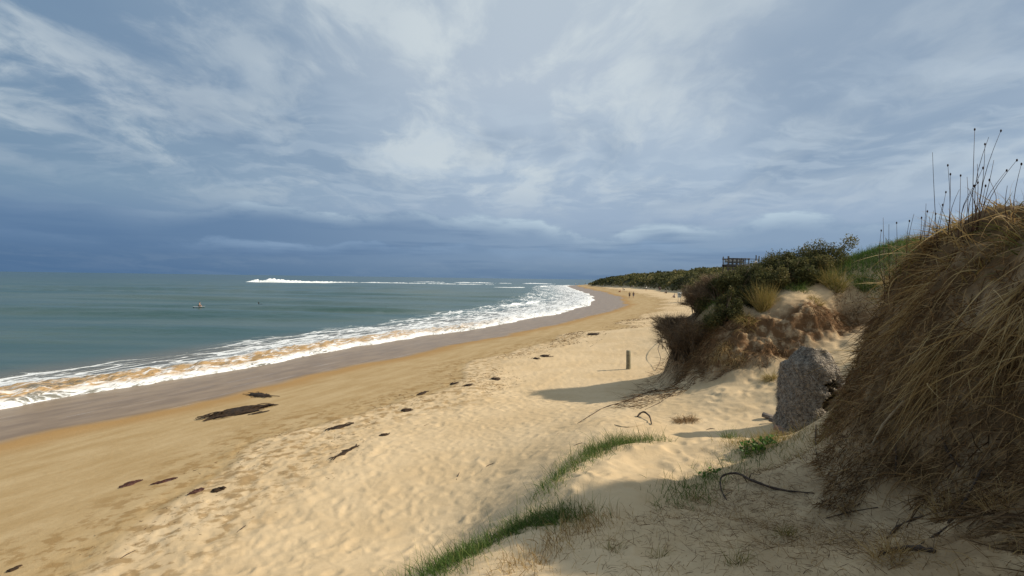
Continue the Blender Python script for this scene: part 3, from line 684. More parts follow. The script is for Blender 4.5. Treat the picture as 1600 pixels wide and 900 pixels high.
def slope_growth():
    x, y = scatter([(-.6, 4.6), (0.2, 2.6), (1.5, 1.8), (4, 1.6), (4.6, 4.2), (4.4, 6.6), (3.2, 7.4), (2.0, 6.4), (.9, 5.9)], 4200)
    p, I = ground_pts(x, y); patch = fbm(x*1.1, y*1.1, 3, 610); right = sstep(x, .6, 3.2)
    k = rng.random(len(x)) < np.clip(.25+.5*right+patch, .05, 1); p = p[k]; n = len(p)
    blades('sparse_dune_grass', p, up_dirs(n, .75), rng.uniform(.05, .22, n), rng.uniform(.0025, .005, n), rng.uniform(.1, .9, n), rng.uniform(.1, .85, n), M_DRYGRASS, 4, .2)
    tag(bpy.data.objects['sparse_dune_grass'], 'sparse single blades of dull grass over the shaded sand slope', kind='stuff')
    x, y = scatter([(0.6, 5.4), (0.6, 3.2), (1.6, 2.0), (4.5, 1.8), (4.6, 4.2), (4.4, 6.8), (3.4, 7.4), (2.2, 6.2)], 16000)
    p, I = ground_pts(x, y); right = sstep(x+.3*(y-4), 1.0, 3.4); k = rng.random(len(x)) < .12+.9*right; p = p[k]; n = len(p)
    d_ = rng.normal(size=(n, 3)); d_[:, 2] = np.abs(d_[:, 2])*.22+.05
    blades('twig_litter', p, d_, rng.uniform(.03, .20, n), rng.uniform(.0022, .005, n), rng.uniform(.0, .25, n), rng.uniform(0, .9, n), M_ROOT, 3, .25)
    tag(bpy.data.objects['twig_litter'], 'brown twig and root litter strewn over the shaded slope', kind='stuff')
slope_growth()
TUFTS = [(1230, 835, 110, .26, .5, 'olive grass tuft low on the shaded slope below the dark branch', (.2, .8)), (1390, 870, 220, .32, .55, 'spreading grass tuft beside the black log at the bottom', (.3, .95)),
 (1480, 800, 200, .36, .5, 'leaning grass tuft right of the fallen sticks', (.35, .95)), (1560, 790, 150, .3, .5, 'green brown grass tuft in the lower right corner', (.3, .95)), (1155, 880, 60, .26, .4, 'thin upright grass tuft near the bottom edge', (.2, .8)),
 (1030, 870, 50, .24, .5, 'wispy grass tuft alone on the shaded sand', (.2, .8)), (960, 860, 70, .22, .5, 'wispy grass tuft just right of the thick green strip', (.2, .8)), (1085, 780, 90, .22, .5, 'wiry grass tuft at the lower end of the thin strip', (.2, .8)), (1440, 760, 70, .25, .5, 'short dry tuft under the root mat', (.3, .9)), (1330, 800, 60, .22, .6, 'short dry tuft in the middle of the shaded slope', (.3, .9))]
for px, py, n, L, sp, lab, ti in TUFTS: tuft('grass_tuft', hit(px, py), n, L, sp, lab, M_DRYGRASS if ti[1] > .85 else M_TUSSOCK, ti, .0045, (.1, .8), (0, 0, 0), .09)
def leaf_plant(name, c, n, size, h, rad, label, mat_=None):
    mb = MB(); root = empty(name, c)
    for i in range(n):
        a = random.uniform(0, 6.283); r_ = rad*math.sqrt(random.random()); b_ = np.array([math.cos(a)*r_, math.sin(a)*r_*.7, 0]); z0 = float(gz(c[0]+b_[0], c[1]+b_[1])[0])-c[2]
        b_[2] = z0+random.uniform(.02, h); s = size*random.uniform(.6, 1.2); Rm = euler(random.gauss(0, .5), random.gauss(-.5, .5), random.uniform(0, 6.283))
        out_ = np.array([(0, 0, 0), (.3, .22, .05), (.62, .26, .06), (1, 0, -.02), (.62, -.26, .06), (.3, -.22, .05), (.5, 0, .0)])*s
        mb.add(out_@Rm.T+b_, [(0, 6, 1), (1, 6, 2), (2, 6, 3), (3, 6, 4), (4, 6, 5), (5, 6, 0)], None, random.random())
    mb.build('leaf', mat_ or M_BRIGHT, root)['kind'] = 'stuff'
    st = MB()
    for i in range(max(4, n//14)):
        a = random.uniform(0, 6.283); r_ = rad*random.random(); q = np.array([math.cos(a)*r_, math.sin(a)*r_*.7, 0]); q[2] = float(gz(c[0]+q[0], c[1]+q[1])[0])-c[2]
        st.tube([q-(0, 0, .02), q+(0, 0, h*.5), q+(random.gauss(0, .02), random.gauss(0, .02), h)], [.004, .003, .002], 5, .2)
    st.build('stem', M_TWIG, root)['kind'] = 'stuff'
    tag(root, label, 'plant'); return root
leaf_plant('leafy_plant', hit(1182, 704), 150, .075, .11, .26, 'bright green leafy plant at the end of the thin grass strip')
leaf_plant('leafy_plant', hit(1108, 744), 50, .06, .07, .16, 'small bright green leafy plant lower down the grass strip')

# ------------------------------------------------------------------ tussocks and clumps on the middle dune
tuft('tussock', hit(1192, 482), 620, 1.0, .30, 'golden upright tussock with green base on the dune edge', M_TUSSOCK, (.45, 1), .011, (0, .35), (0, 0, 0), .20, 'tussock', 'grass tussocks on the middle dune')
tuft('tussock', hit(1118, 500), 420, .85, .75, 'straw green tussock spilling left over the dune lip', M_TUSSOCK, (.25, .95), .010, (.2, .9), (-.45, -.2, 0), .24, 'tussock', 'grass tussocks on the middle dune')
tuft('tussock', hit(1302, 446), 560, 1.0, .42, 'broad green tussock with a brown foot beside the bare sand hump', M_TUSSOCK, (.2, .85), .010, (.05, .6), (-.15, 0, 0), .28, 'tussock', 'grass tussocks on the middle dune')
tuft('tussock', hit(1352, 446), 300, .60, .55, 'bright green tussock on the sand hump next to the near dune', M_GREEN, (.3, 1), .011, (.1, .7), (.1, 0, 0), .24, 'tussock', 'grass tussocks on the middle dune')
tuft('tussock', hit(1140, 482), 260, .6, .45, 'low green tussock between the golden and the straw tussock', M_TUSSOCK, (.15, .6), .009, (.1, .7), (-.1, 0, 0), .28, 'tussock', 'grass tussocks on the middle dune')
tuft('tussock', hit(1245, 452), 300, .5, .55, 'green tussock in front of the dark shrubs', M_GREEN, (.3, 1), .010, (.1, .7), (0, 0, 0), .3, 'tussock', 'grass tussocks on the middle dune')
tuft('tussock', hit(1165, 500), 260, .55, .6, 'straw tussock on the lip of the eroded bank', M_TUSSOCK, (.5, 1), .009, (.3, 1.0), (-.2, -.3, 0), .2, 'tussock', 'grass tussocks on the middle dune')
tuft('tussock', hit(1275, 470), 200, .42, .6, 'low straw tussock on the bare sand hump', M_TUSSOCK, (.45, 1), .008, (.3, .9), (0, -.2, 0), .18, 'tussock', 'grass tussocks on the middle dune')
tuft('tussock', hit(1203, 592), 170, .62, .5, 'straw yellow tussock hanging beside the broken block', M_TUSSOCK, (.6, 1), .009, (.5, 1.3), (-.35, -.4, .1), .12, 'tussock', 'grass tussocks on the middle dune')
tuft('tussock', hit(1142, 684), 130, .34, .35, 'small dark green tuft in the shaded hollow', M_GREEN, (0, .8), .006, (.1, .5), (0, 0, 0), .14, 'grass tuft')
tuft('dry_root_clump', hit(1071, 658), 420, .50, .8, 'matted brown root clump lying on the sand left of the hollow', M_ROOT, (.3, 1), .007, (.5, 1.3), (0, -.3, .2), .22, 'root clump')
tuft('dry_root_clump', hit(1128, 545), 330, .75, .6, 'tan dead grass clump hanging down the left of the eroded bank', M_DRYGRASS, (.35, .95), .009, (.9, 1.8), (-.2, -.6, .1), .22, 'grass clump')
tuft('dry_root_clump', hit(1150, 560), 260, .6, .6, 'dead grass clump hanging at the middle of the eroded bank', M_DRYGRASS, (.3, .9), .008, (.9, 1.8), (-.1, -.6, .1), .25, 'grass clump')
tuft('dry_root_clump', hit(1330, 470), 420, .6, .7, 'brown root clump overhanging the right end of the eroded bank', M_ROOT, (.2, .9), .009, (.4, 1.4), (-.2, -.5, .1), .45, 'root clump')
def bank_roots():
    A = [hit(*q) for q in ((1090, 505), (1150, 488), (1190, 483), (1250, 478), (1345, 476), (1345, 512), (1290, 515), (1250, 535), (1200, 572), (1100, 600), (1055, 590))]
    x, y = scatter([(a[0], a[1]) for a in A], 9000); p, I = ground_pts(x, y); zx, zy = slope_dir(x, y)
    nrm = np.stack([-zx, -zy, np.ones_like(zx)], -1); nrm /= np.linalg.norm(nrm, axis=1)[:, None]; g = np.stack([-zx, -zy, -(zx**2+zy**2)], -1); g /= np.linalg.norm(g, axis=1)[:, None]+1e-6
    patch = fbm(x*1.5, y*1.5, 3, 700); k = patch+rng.normal(0, .12, len(x)) > -.10; p, nrm, g = p[k], nrm[k], g[k]; n = len(p)
    blades('bank_roots', p, g*.8+rng.normal(size=(n, 3))*.5+nrm*.25, rng.uniform(.1, .45, n), rng.uniform(.006, .013, n), rng.uniform(.1, .8, n), rng.beta(1.3, 2, n), M_ROOT, 4, .3)
    tag(bpy.data.objects['bank_roots'], 'dark root mat hanging out of the eroded sand bank behind the block', kind='stuff')
    # roots and twigs on the steep left flank below the twiggy bushes
    A = [hit(*q) for q in ((1040, 560), (1090, 510), (1110, 560), (1075, 610), (1000, 640), (960, 640), (1000, 600))]
    x, y = scatter([(a[0], a[1]) for a in A], 5500); p, I = ground_pts(x, y); zx, zy = slope_dir(x, y); k = rng.random(len(x)) < sstep(p[:, 2], 1.6, 3.2)*.9+.08
    g = np.stack([-zx, -zy, -(zx**2+zy**2)], -1); g /= np.linalg.norm(g, axis=1)[:, None]+1e-6; p, g = p[k], g[k]; n = len(p)
    blades('flank_roots', p+(0, 0, .02), g+rng.normal(size=(n, 3))*.3, rng.uniform(.15, .7, n), rng.uniform(.007, .014, n), rng.uniform(0, .4, n), rng.beta(1.2, 2.5, n), M_ROOT, 4, .25)
    tag(bpy.data.objects['flank_roots'], 'roots trailing down the shaded flank of the headland', kind='stuff')
bank_roots()
def ridge_grass():
    A = [(7.4, 15.6), (9.6, 15.4), (12, 14.6), (16, 14), (18, 18), (14, 21), (10, 20), (7.2, 19), (6.4, 17.2)]
    x, y = scatter(A, 38000); p, I = ground_pts(x, y); patch = fbm(x*.7, y*.7, 4, 720)
    k = (I['D'] > 2.3) & (patch+.25*sstep(y, 15.8, 17)+.3*sstep(x, 9.5, 11)-.45*blob(x, y, 9.4, 15.2, 1.7, .8) > -.02); p, patch = p[k], patch[k]; n = len(p)
    blades('ridge_grass', p, up_dirs(n, .5), rng.uniform(.12, .48, n), rng.uniform(.008, .015, n), rng.uniform(.1, .8, n), np.clip(rng.beta(2, 2, n)+.2*patch, 0, 1), M_GREEN, 4, .12)
    tag(bpy.data.objects['ridge_grass'], 'green and straw grass covering the back of the middle dune', kind='stuff')
ridge_grass()

# ------------------------------------------------------------------ shrubs
def leaf_cloud(lobes, n, size, g=rng, shell=.30):
    """many small leaves spread through the lobes; returns V, F4, tint"""
    w = np.array([l[3]*l[4]*l[5] for l in lobes]); w = w/w.sum(); k = g.choice(len(lobes), n, p=w); L = np.array(lobes)[k]
    u = g.normal(size=(n, 3)); u /= np.linalg.norm(u, axis=1)[:, None]; r_ = shell+(1-shell)*g.random(n)**.6
    c = L[:, :3]+u*L[:, 3:6]*(r_*(1+.16*g.normal(size=n)))[:, None]
    a = g.normal(size=(n, 3))+u*.7; a /= np.linalg.norm(a, axis=1)[:, None]; b_ = np.cross(a, g.normal(size=(n, 3))); b_ /= np.linalg.norm(b_, axis=1)[:, None]
    s = size*g.uniform(.6, 1.3, n)[:, None]
    V = np.stack([c-a*s, c+b_*s*.42, c+a*s, c-b_*s*.42], 1).reshape(-1, 3); F = np.arange(n*4).reshape(-1, 4)
    tint = np.repeat(np.clip(g.beta(2, 2.2, n)*.75+.15+.25*g.normal(size=len(lobes))[k]*.5, 0, 1), 4)
    return V, F, tint
def shrub(px, py, Y, w, h, dpt, label, n=2600, size=.05, m=None, lobes_n=13):
    c = PW(px, py, Y); c[2] = gz(c[0], c[1])[0]
    root = empty('coastal_shrub', c)
    lobes = []
    for i in range(lobes_n):
        ux, uy = random.uniform(-.38, .38)*w, random.uniform(-.4, .4)*dpt; zz = float(gz(c[0]+ux, c[1]+uy)[0])-c[2]
        rr = random.uniform(.15, .32); lobes.append((ux, uy, zz+h*random.uniform(.25, .78), rr*w*.75, rr*dpt*.75, h*random.uniform(.25, .42)))
    V, F, tint = leaf_cloud(lobes, n, size); mesh_np('crown', V, F, m or M_LEAF, root, False, dict(tint=tint))['kind'] = 'stuff'
    mb = MB()
    for l in lobes:
        for q in range(3):
            b_ = np.array([random.gauss(0, .06), random.gauss(0, .06), -.05]); e = np.array(l[:3])+np.array([random.gauss(0, .5)*l[3], random.gauss(0, .5)*l[4], random.uniform(.2, 1.0)*l[5]])
            mid = b_*.5+e*.5+np.array([random.gauss(0, .05), random.gauss(0, .05), .04]); mb.tube([b_, mid, e], [.022, .013, .004], 5, random.random()*.6)
    mb.build('stem', M_TWIG, root)['kind'] = 'stuff'
    tag(root, label, 'shrub', 'dark shrubs along the middle dune'); return root
SHRUBS = [(1285, 420, 17.4, 1.9, .98, 1.5, 'highest dark shrub, its top standing against the sky'), (1242, 428, 17.3, 1.8, 1.05, 1.4, 'dark shrub just left of the highest shrub'), (1205, 438, 17.4, 1.7, 1.0, 1.3, 'dark skyline shrub behind the golden tussock'),
 (1170, 450, 17.6, 1.6, .9, 1.3, 'dark shrub directly below the right end of the lookout'), (1132, 462, 18.0, 1.5, .8, 1.2, 'olive shrub below the left end of the lookout'), (1268, 440, 16.4, 1.5, .7, 1.0, 'low olive shrub in front of the highest shrub'),
 (1228, 452, 16.4, 1.4, .75, 1.0, 'low dark shrub right of the golden tussock'), (1160, 472, 16.8, 1.4, .7, 1.0, 'low dark shrub left of the golden tussock'), (1122, 486, 17.2, 1.3, .75, 1.0, 'brownish shrub above the straw tussock'), 
 (1192, 456, 16.4, 1.3, .7, 1.0, 'dark shrub directly behind the golden tussock'), (1112, 482, 18.0, 1.0, .6, .9, 'grey brown shrub between the sign and the straw tussock'), (1126, 502, 15.9, 1.1, .6, .9, 'olive shrub on the lip of the eroded bank'), (1165, 484, 16.2, 1.1, .5, .8, 'low shrub on the bank left of the golden tussock foot'), (1148, 462, 17.4, 1.5, .8, 1.1, 'olive shrub in the middle of the shrub belt')]
for i, a in enumerate(SHRUBS): shrub(*a, n=8500, size=.036)
def twig_bush(px, py, Y, w, h, label, n=80, ground=None):
    c = PW(px, py, Y); c[2] = gz(c[0], c[1])[0]; root = empty('twiggy_bush', c); mb = MB(); fine_b = []; fine_d = []
    for i in range(n):
        a = random.uniform(0, 6.283); e = np.array([math.cos(a)*w*random.uniform(.2, .6)-.15*w, math.sin(a)*w*random.uniform(.2, .5), h*random.uniform(.35, 1.0)])
        b_ = np.array([random.gauss(0, .15*w), random.gauss(0, .12*w), 0]); b_[2] = max(float(gz(c[0]+b_[0], c[1]+b_[1])[0])-c[2], -.22)-.05; mid = b_*.45+e*.55+np.array([0, 0, .12*h])
        mb.tube([b_, mid, e], [.013, .008, .003], 4, random.random()*.7, False)
        for q in range(62):
            s = random.uniform(.3, 1.0); fine_b.append(mid+(e-mid)*s if s > .5 else b_+(mid-b_)*2*s); fine_d.append((e-b_)*.7+np.array([random.gauss(0, .35*w), random.gauss(0, .35*w), random.gauss(.1, .3*h)]))
    mb.build('stem', M_TWIG, root)['kind'] = 'stuff'
    nb = len(fine_b); o = blades('twig', np.array(fine_b), np.array(fine_d), rng.uniform(.12, .42, nb), rng.uniform(.004, .008, nb), rng.uniform(0, .25, nb), rng.beta(1.5, 1.6, nb), M_TWIG, 3, .2, root); o['kind'] = 'stuff'
    tag(root, label, 'bush', 'bare twiggy bushes on the headland'); return root
twig_bush(1058, 545, 18.2, 1.2, .85, 'bare brown twiggy bush leaning over the beach at the headland tip')
twig_bush(1094, 528, 17.8, 1.0, .8, 'dense bare bush right behind the leaning one')
twig_bush(1112, 506, 18.0, .9, .8, 'brown twiggy bush highest on the headland tip')
twig_bush(1132, 490, 17.8, 1.2, .9, 'reddish brown twiggy bush above the leaning bush')
twig_bush(1062, 590, 18.2, .9, .6, 'low dead bush at the foot of the headland')
twig_bush(1092, 565, 16.6, .9, .7, 'dead bush beside the eroded bank')
twig_bush(1062, 530, 17.6, 1.2, .95, 'dark bare bush in the middle of the headland flank')
twig_bush(1106, 505, 18.2, 1.1, .8, 'brown bare bush just left of the straw tussock')
twig_bush(1140, 478, 18.0, 1.3, .8, 'bare brown bush below the lookout')
twig_bush(1078, 585, 17.0, 1.0, .6, 'broken dead bush low on the headland flank')
def far_scrub():
    n = 112000; y = 40*np.exp(rng.random(n)*math.log(430/40)); x = rng.uniform(-20, 110, n)*np.clip(y/120, .5, 1.4)+y*.12+8
    z, I = land(x, y); k = (I['u'] > .4+2.2*rng.random(n)) & (I['D'] > .35) & (rng.random(n) < .85) & (I['u'] < 75) & (fbm(x/5, y/5, 3, 810) > -.28); x, y, z, u = x[k], y[k], z[k], I['u'][k]
    n = len(x); bump = np.clip(.5+1.2*fbm(x/4.5, y/4.5, 3, 820), .1, 1.3)
    m = 4; s = np.clip(y/110, .38, 2.2)*.22
    c = np.repeat(np.stack([x, y, z], -1), m, 0)+rng.normal(size=(n*m, 3))*np.repeat(s, m)[:, None]*np.array([1, 1, .25]); c[:, 2] += np.repeat(bump, m)*rng.random(n*m)*1.15
    a = rng.normal(size=(n*m, 3)); a /= np.linalg.norm(a, axis=1)[:, None]; b_ = np.cross(a, rng.normal(size=(n*m, 3))); b_ /= np.linalg.norm(b_, axis=1)[:, None]; ss = (np.repeat(s, m)*rng.uniform(.6, 1.4, n*m))[:, None]
    V = np.stack([c-a*ss, c+b_*ss*.6, c+a*ss, c-b_*ss*.6], 1).reshape(-1, 3); tint = np.clip(np.repeat(.46+1.1*fbm(x/9, y/9, 3, 830), m)+rng.normal(0, .16, n*m), 0, 1)
    o = mesh_np('coastal_scrub', V, np.arange(n*m*4).reshape(-1, 4), M_LEAF, None, False, dict(tint=np.repeat(tint, 4)))
    tag(o, 'low dark green coastal scrub covering the distant dunes', kind='stuff'); print('scrub', n*m)
far_scrub()

# ------------------------------------------------------------------ far breaking wave
def breaker():
    m, t, b = mat('white_water'); geo = t.new('ShaderNodeNewGeometry'); n = t.noise(geo.outputs['Position'], 1.3, 5, .65)
    t.set(b, 'Base Color', t.mix(t.step(n, .3, .6), (.62, .68, .70), (.90, .91, .91))); t.set(b, 'Roughness', .8); t.set(b, 'Normal', t.bump(n, .8, .6))
    m2, t2, b2 = mat('wave_face'); n2 = t2.noise(t2.new('ShaderNodeNewGeometry').outputs['Position'], .5, 4); t2.set(b2, 'Base Color', t2.mix(n2, (.02, .07, .062), (.04, .09, .08))); t2.set(b2, 'Roughness', .25)
    def roll(name, pix, hfun, depth, label, mtl, seed):
        P = np.array([PZ(px, py, 0.0) for px, py in pix]); P = catmull(P, 1)[:, :2]
        seg = np.linalg.norm(np.diff(P, axis=0), axis=1); cum = np.concatenate([[0], np.cumsum(seg)]); s = np.arange(0, cum[-1], .55)
        X, Y = np.interp(s, cum, P[:, 0]), np.interp(s, cum, P[:, 1]); u = s/cum[-1]
        h = hfun(u)*(1+.34*fbm(s/5.0, s*0+seed, 4, seed))
        h = np.maximum(h, .0)
        th = np.linspace(0, 1, 11); prof_y = (th-.12)*depth; prof_z = np.sin(np.clip(th, 0, 1)**.62*math.pi)
        lump = fbm(s[:, None]/1.4+0*th[None], th[None]*3+s[:, None]*.1, 3, seed+3)
        Z = h[:, None]*prof_z[None]*(1+.5*lump)-.12
        V = np.stack([X[:, None]+0*th[None], Y[:, None]+prof_y[None]+.6*lump, Z], -1).reshape(-1, 3)
        F = grid_faces(len(s), len(th)); o = mesh_np(name, V, F, mtl, smooth=True); tag(o, label, kind='structure')
    roll('breaking_wave', [(383, 441), (450, 441.5), (540, 442), (620, 443.2), (700, 444.6), (760, 445.5), (800, 446.2)],
         lambda u: np.interp(u, [0, .012, .04, .09, .15, .22, .38, .40, .42, .7, .86, 1], [.3, 1.3, 1.9, 2.4, 1.9, 1.15, .95, .5, .95, .8, .7, .2]), 9, 'long white breaking wave rolling in far out on the sea', m, 900)
    roll('breaking_wave', [(640, 440.8), (720, 442.2), (800, 443.3), (880, 444.5)], lambda u: np.interp(u, [0, .1, .5, .9, 1], [.2, .8, 1.0, .9, .1])*np.clip(.6+1.3*vnoise(u*14, u*0, 5), 0, 1), 9, 'thin broken white wave line behind the long breaker', m, 930)
    roll('breaking_wave', [(770, 449), (815, 449.2), (860, 448.6), (892, 448.2)], lambda u: np.interp(u, [0, .1, .5, .9, 1], [.1, .7, .8, .6, .1])*np.clip(.7+1.4*vnoise(u*9, u*0, 6), 0, 1), 8, 'low broken wave near the sandy point', m, 960)
    0 and roll('swell_wave', [(300, 438.6), (340, 439.6), (384, 440.9)], lambda u: np.interp(u, [0, .3, 1], [.1, .7, 1.6]), 16, 'dark unbroken shoulder at the left end of the breaker', m2, 980)
    # crest of a smaller breaker close to the shore on the right
    roll('breaking_wave', [(745, 481), (790, 477.5), (830, 474.5), (870, 471)], lambda u: np.interp(u, [0, .2, .5, .85, 1], [.05, .35, .5, .45, .05])*np.clip(.75+1.2*vnoise(u*16, u*0, 8), 0, 1.2), 3.0, 'small breaking crest in the white wash near the shore', m, 990)
breaker()

# ------------------------------------------------------------------ weathered post
def post():
    c = hit(982, 577); root = empty('timber_post', c); mb = MB(); h = .82
    zz = np.array([-.3, 0, .3, .6, .9, .985, 1.0])*h; rr = np.array([.105, .102, .098, .097, .095, .090, .078])
    mb.tube(np.stack([zz*0-.02*zz, zz*0, zz], -1), rr, 14); m = plain('weathered_timber', (.17, .155, .10), (.32, .285, .19), 7, .85, .6, .012)
    mb.build('shaft', m, root, True)
    for k in range(2):
        n = MB(); n.tube([(-.02+.094*math.cos(-1.9), .094*math.sin(-1.9), .62-k*.30), (-.02+.112*math.cos(-1.9), .112*math.sin(-1.9), .62-k*.30)], .012, 8); n.build('bolt', M_DRIFT, root)
    tag(root, 'short weathered round timber post standing alone in the dry sand', 'post')
post()

# ------------------------------------------------------------------ broken block of masonry in the hollow
M_BRICK = plain('worn_brick', (.30, .17, .12), (.42, .27, .20), 9, .85, .4, .008)
M_BRICKG = plain('grey_brick', (.13, .105, .085), (.24, .20, .165), 9, .85, .4, .008)
def block():
    c = PW(1273, 668, 10.0); c[2] = min(float(gz(c[0], c[1])[0]), float(c[2]))-.12; root = empty('broken_block', c); root.rotation_euler = (-.05, .10, .0)
    m, t, b = mat('rough_render'); tc_ = t.new('ShaderNodeTexCoord'); o_ = tc_.outputs['Object']
    n = t.noise(o_, 16, 6, .7); v = t.new('ShaderNodeTexVoronoi', {'Vector': o_, 'Scale': 34.0}).outputs['Distance']; n2 = t.noise(o_, 3, 3)
    t.set(b, 'Base Color', t.mix(t.step(n, .35, .65), (.10, .082, .064), t.mix(n2, (.28, .235, .185), (.39, .335, .27)))); t.set(b, 'Roughness', .95)
    t.set(b, 'Normal', t.bump(t.math('ADD', n, v), .9, .03))
    # rings stacked from the sand up; the top slopes down to the right, the right end is broken open
    nu, nv = 150, 64; H = 1.66; V = []
    for j in range(nv):
        w = j/(nv-1)
        for i in range(nu):
            a = 2*math.pi*i/nu; ca, sa = math.cos(a), math.sin(a); e = .72
            X = math.copysign(abs(ca)**e, ca)*.72; Y = math.copysign(abs(sa)**e, sa)*.48
            left = (1-X/.72)/2                                 # 1 at the left edge, 0 at the right
            top = H*(.60+.40*sstep(left, .0, .56)); z = w*top
            cap = (1-sstep(w, .76, 1.0)*.48) if w > .76 else 1.0
            lean = .02*w
            V.append(((X+.0)*(cap if X < 0 else (.35+.65*cap))*(1-.10*w)+lean, Y*cap*(1-.12*w)+.06*w, z))
    V = np.array(V); nl = fbm(V[:, 0]*4+V[:, 2]*2, V[:, 1]*4-V[:, 2]*3, 4, 51); ctr = np.array([.1, 0, 0]); dirn = V-ctr; dirn[:, 2] = 0; dirn /= np.linalg.norm(dirn, axis=1)[:, None]+1e-6
    V = V+dirn*(nl*.085)[:, None]; V[:, 2] += .03*nl
    F = []
    for j in range(nv-1):
        for i in range(nu):
            k = (i+1) % nu; q = (j*nu+i, j*nu+k, (j+1)*nu+k, (j+1)*nu+i); cc = V[list(q)].mean(0)
            hole = cc[0] > -.16 and cc[1] < .22 and .18 < cc[2] < 1.10-.20*cc[0]+.05*math.sin(cc[0]*23) and (cc[0]+.14) > .06*math.sin(cc[2]*17)+.22*max(0, cc[2]-.75)
            if not hole: F.append(q)
    top_c = len(V); V = np.vstack([V, V[-nu:].mean(0)[None]+(0, 0, .015)]); F3 = [((nv-1)*nu+i, (nv-1)*nu+(i+1) % nu, top_c) for i in range(nu)]
    o = mesh_np('shell', V, [np.array(F), np.array(F3)], m, root, True, None)
    md = o.modifiers.new('thick', 'SOLIDIFY'); md.thickness = .11; md.offset = -1; md.material_offset = 1; md.material_offset_rim = 0; o.data.materials.append(plain('shade_dark_inside', (.012, .009, .007), (.04, .03, .022), 9, .95, .5, .02))  # inner faces coloured near black to paint the shade of the hole
    # frayed fibre-like crust on the surface
    tri = np.array(F); k = rng.integers(0, len(tri), 5200); u, w = rng.random((2, 5200, 1)); A, B, C, D_ = (V[tri[k, q]] for q in range(4)); P = (A*(1-u)+B*u)*(1-w)+(D_*(1-u)+C*u)*w
    N = np.cross(B-A, D_-A); N /= np.linalg.norm(N, axis=1)[:, None]+1e-9; N *= np.sign((N*dirn[tri[k, 0]]).sum(1))[:, None]+1e-9
    tg = np.cross(N, rng.normal(size=N.shape)); tg[:, 2] -= .5; q = blades('crust', P+N*.008, tg+N*.22, rng.uniform(.03, .11, 5200), rng.uniform(.004, .008, 5200), rng.uniform(0, .3, 5200), rng.beta(1.6, 1.6, 5200), plant_material('crust_fibre', [(0, (.09, .075, .06)), (.5, (.27, .232, .19)), (1, (.52, .46, .39))], .9), 3, .3, root)
    tag(q, kind='stuff')
    for p, rz, ry in [((.26, -.36, .95), .35, .15), ((.06, -.20, .36), .9, .1), ((.40, -.02, .40), -.4, .2), ((.40, .12, .62), .2, -.1)]:
        mb = MB(); mb.box((0, 0, 0), (.23, .11, .076), euler(0, ry, rz), .003); b_ = mb.build('brick', M_BRICK, root); b_.location = p
    tag(root, 'leaning broken block of rough grey masonry with a dark hole in its right side', 'masonry block')
    for px, py, rz, rx, lab, mm in [(1200, 654, -.7, .2, 'narrow loose brick farthest from the block', M_BRICKG), (1211, 661, -.6, -.1, 'loose brick touching the foot of the block', M_BRICKG), (1222, 667, .9, .4, 'upright loose brick leaning on the block', M_BRICK), (1219, 674, -.5, .1, 'pale flat loose brick in front of the block', M_BRICK), (1225, 680, -.55, .15, 'lowest loose brick, half in the straw grass', M_BRICKG)]:
        p = hit(px, py, 5); mb = MB(); mb.box((0, 0, 0), (.23, .11, .076), euler(rx, .15, 0), .003); o = mb.build('loose_brick', mm); o.location = [float(p[0]), float(p[1]), float(p[2])+.05]; o.rotation_euler = (0, 0, rz); tag(o, lab, 'brick', 'loose bricks at the foot of the block')
block()

# ------------------------------------------------------------------ sticks, branches, logs
def stick(pix, rad, label, m=M_DRIFT, cat='branch', twigs=0, lift=None, tw_len=.3):
    P = np.array([hit(*q) for q in pix]); 
    if lift is not None: P[:, 2] += np.array(lift)
    else: P[:, 2] += np.asarray(rad if np.ndim(rad) == 0 else np.interp(np.linspace(0, 1, len(P)), np.linspace(0, 1, len(rad)), rad))*.5
    P = catmull(P, 5) if len(P) > 2 else np.linspace(P[0], P[-1], 6); c = P[0].copy(); n = len(P); r_ = np.interp(np.linspace(0, 1, n), np.linspace(0, 1, np.size(rad)), np.atleast_1d(rad))
    P = P-c; P[1:-1] += rng.normal(0, .12, (n-2, 3))*r_[1:-1, None]
    root = empty('driftwood_branch', c) if twigs else None; mb = MB(); mb.tube(P, r_*(1+.15*rng.normal(size=n)), 7, .4)
    o = mb.build('bough' if twigs else 'driftwood_stick', m, root, True)
    if twigs:
        for i in range(twigs):
            k = random.randrange(1, n-1); d_ = P[min(k+1, n-1)]-P[k-1]; d_ = d_/np.linalg.norm(d_)+rng.normal(0, .6, 3); d_[2] = d_[2]*.5+.1; d_ /= np.linalg.norm(d_); L = tw_len*random.uniform(.4, 1)
            q = MB(); q.tube([P[k], P[k]+d_*L*.5+rng.normal(0, .02, 3), P[k]+d_*L], [r_[k]*.5, r_[k]*.35, .002], 5, .4); q.build('twig', m, root)
        tag(root, label, cat)
    else: o.location = [float(q) for q in c]; tag(o, label, cat)
stick([(1136, 782), (1126, 768), (1128, 756), (1150, 751), (1175, 757), (1200, 764), (1232, 769), (1272, 772)], [.007, .010, .012, .014, .017, .015, .009, .005], 'black curved branch arching over the shaded sand below the thin grass strip', twigs=7, lift=[.0, .05, .10, .10, .05, .03, .015, .01])
stick([(1378, 868), (1400, 861), (1440, 860), (1462, 863)], [.016, .024, .022, .012], 'short black log at the bottom right', cat='log')
stick([(1386, 842), (1405, 823), (1430, 812), (1470, 799), (1500, 790)], [.008, .012, .011, .009, .006], 'dark fallen stick above the black log', twigs=3)
stick([(1482, 818), (1505, 798), (1532, 765)], [.011, .010, .006], 'brown stick leaning up to the right beside the leaning grass tuft', twigs=2, lift=[0, .06, .16])
stick([(1440, 850), (1468, 833), (1492, 816)], [.007, .009, .005], 'thin dark stick in the lower right corner')
stick([(1290, 810), (1330, 800), (1372, 793)], [.004, .006, .004], 'thin twig lying in the middle of the shaded slope')
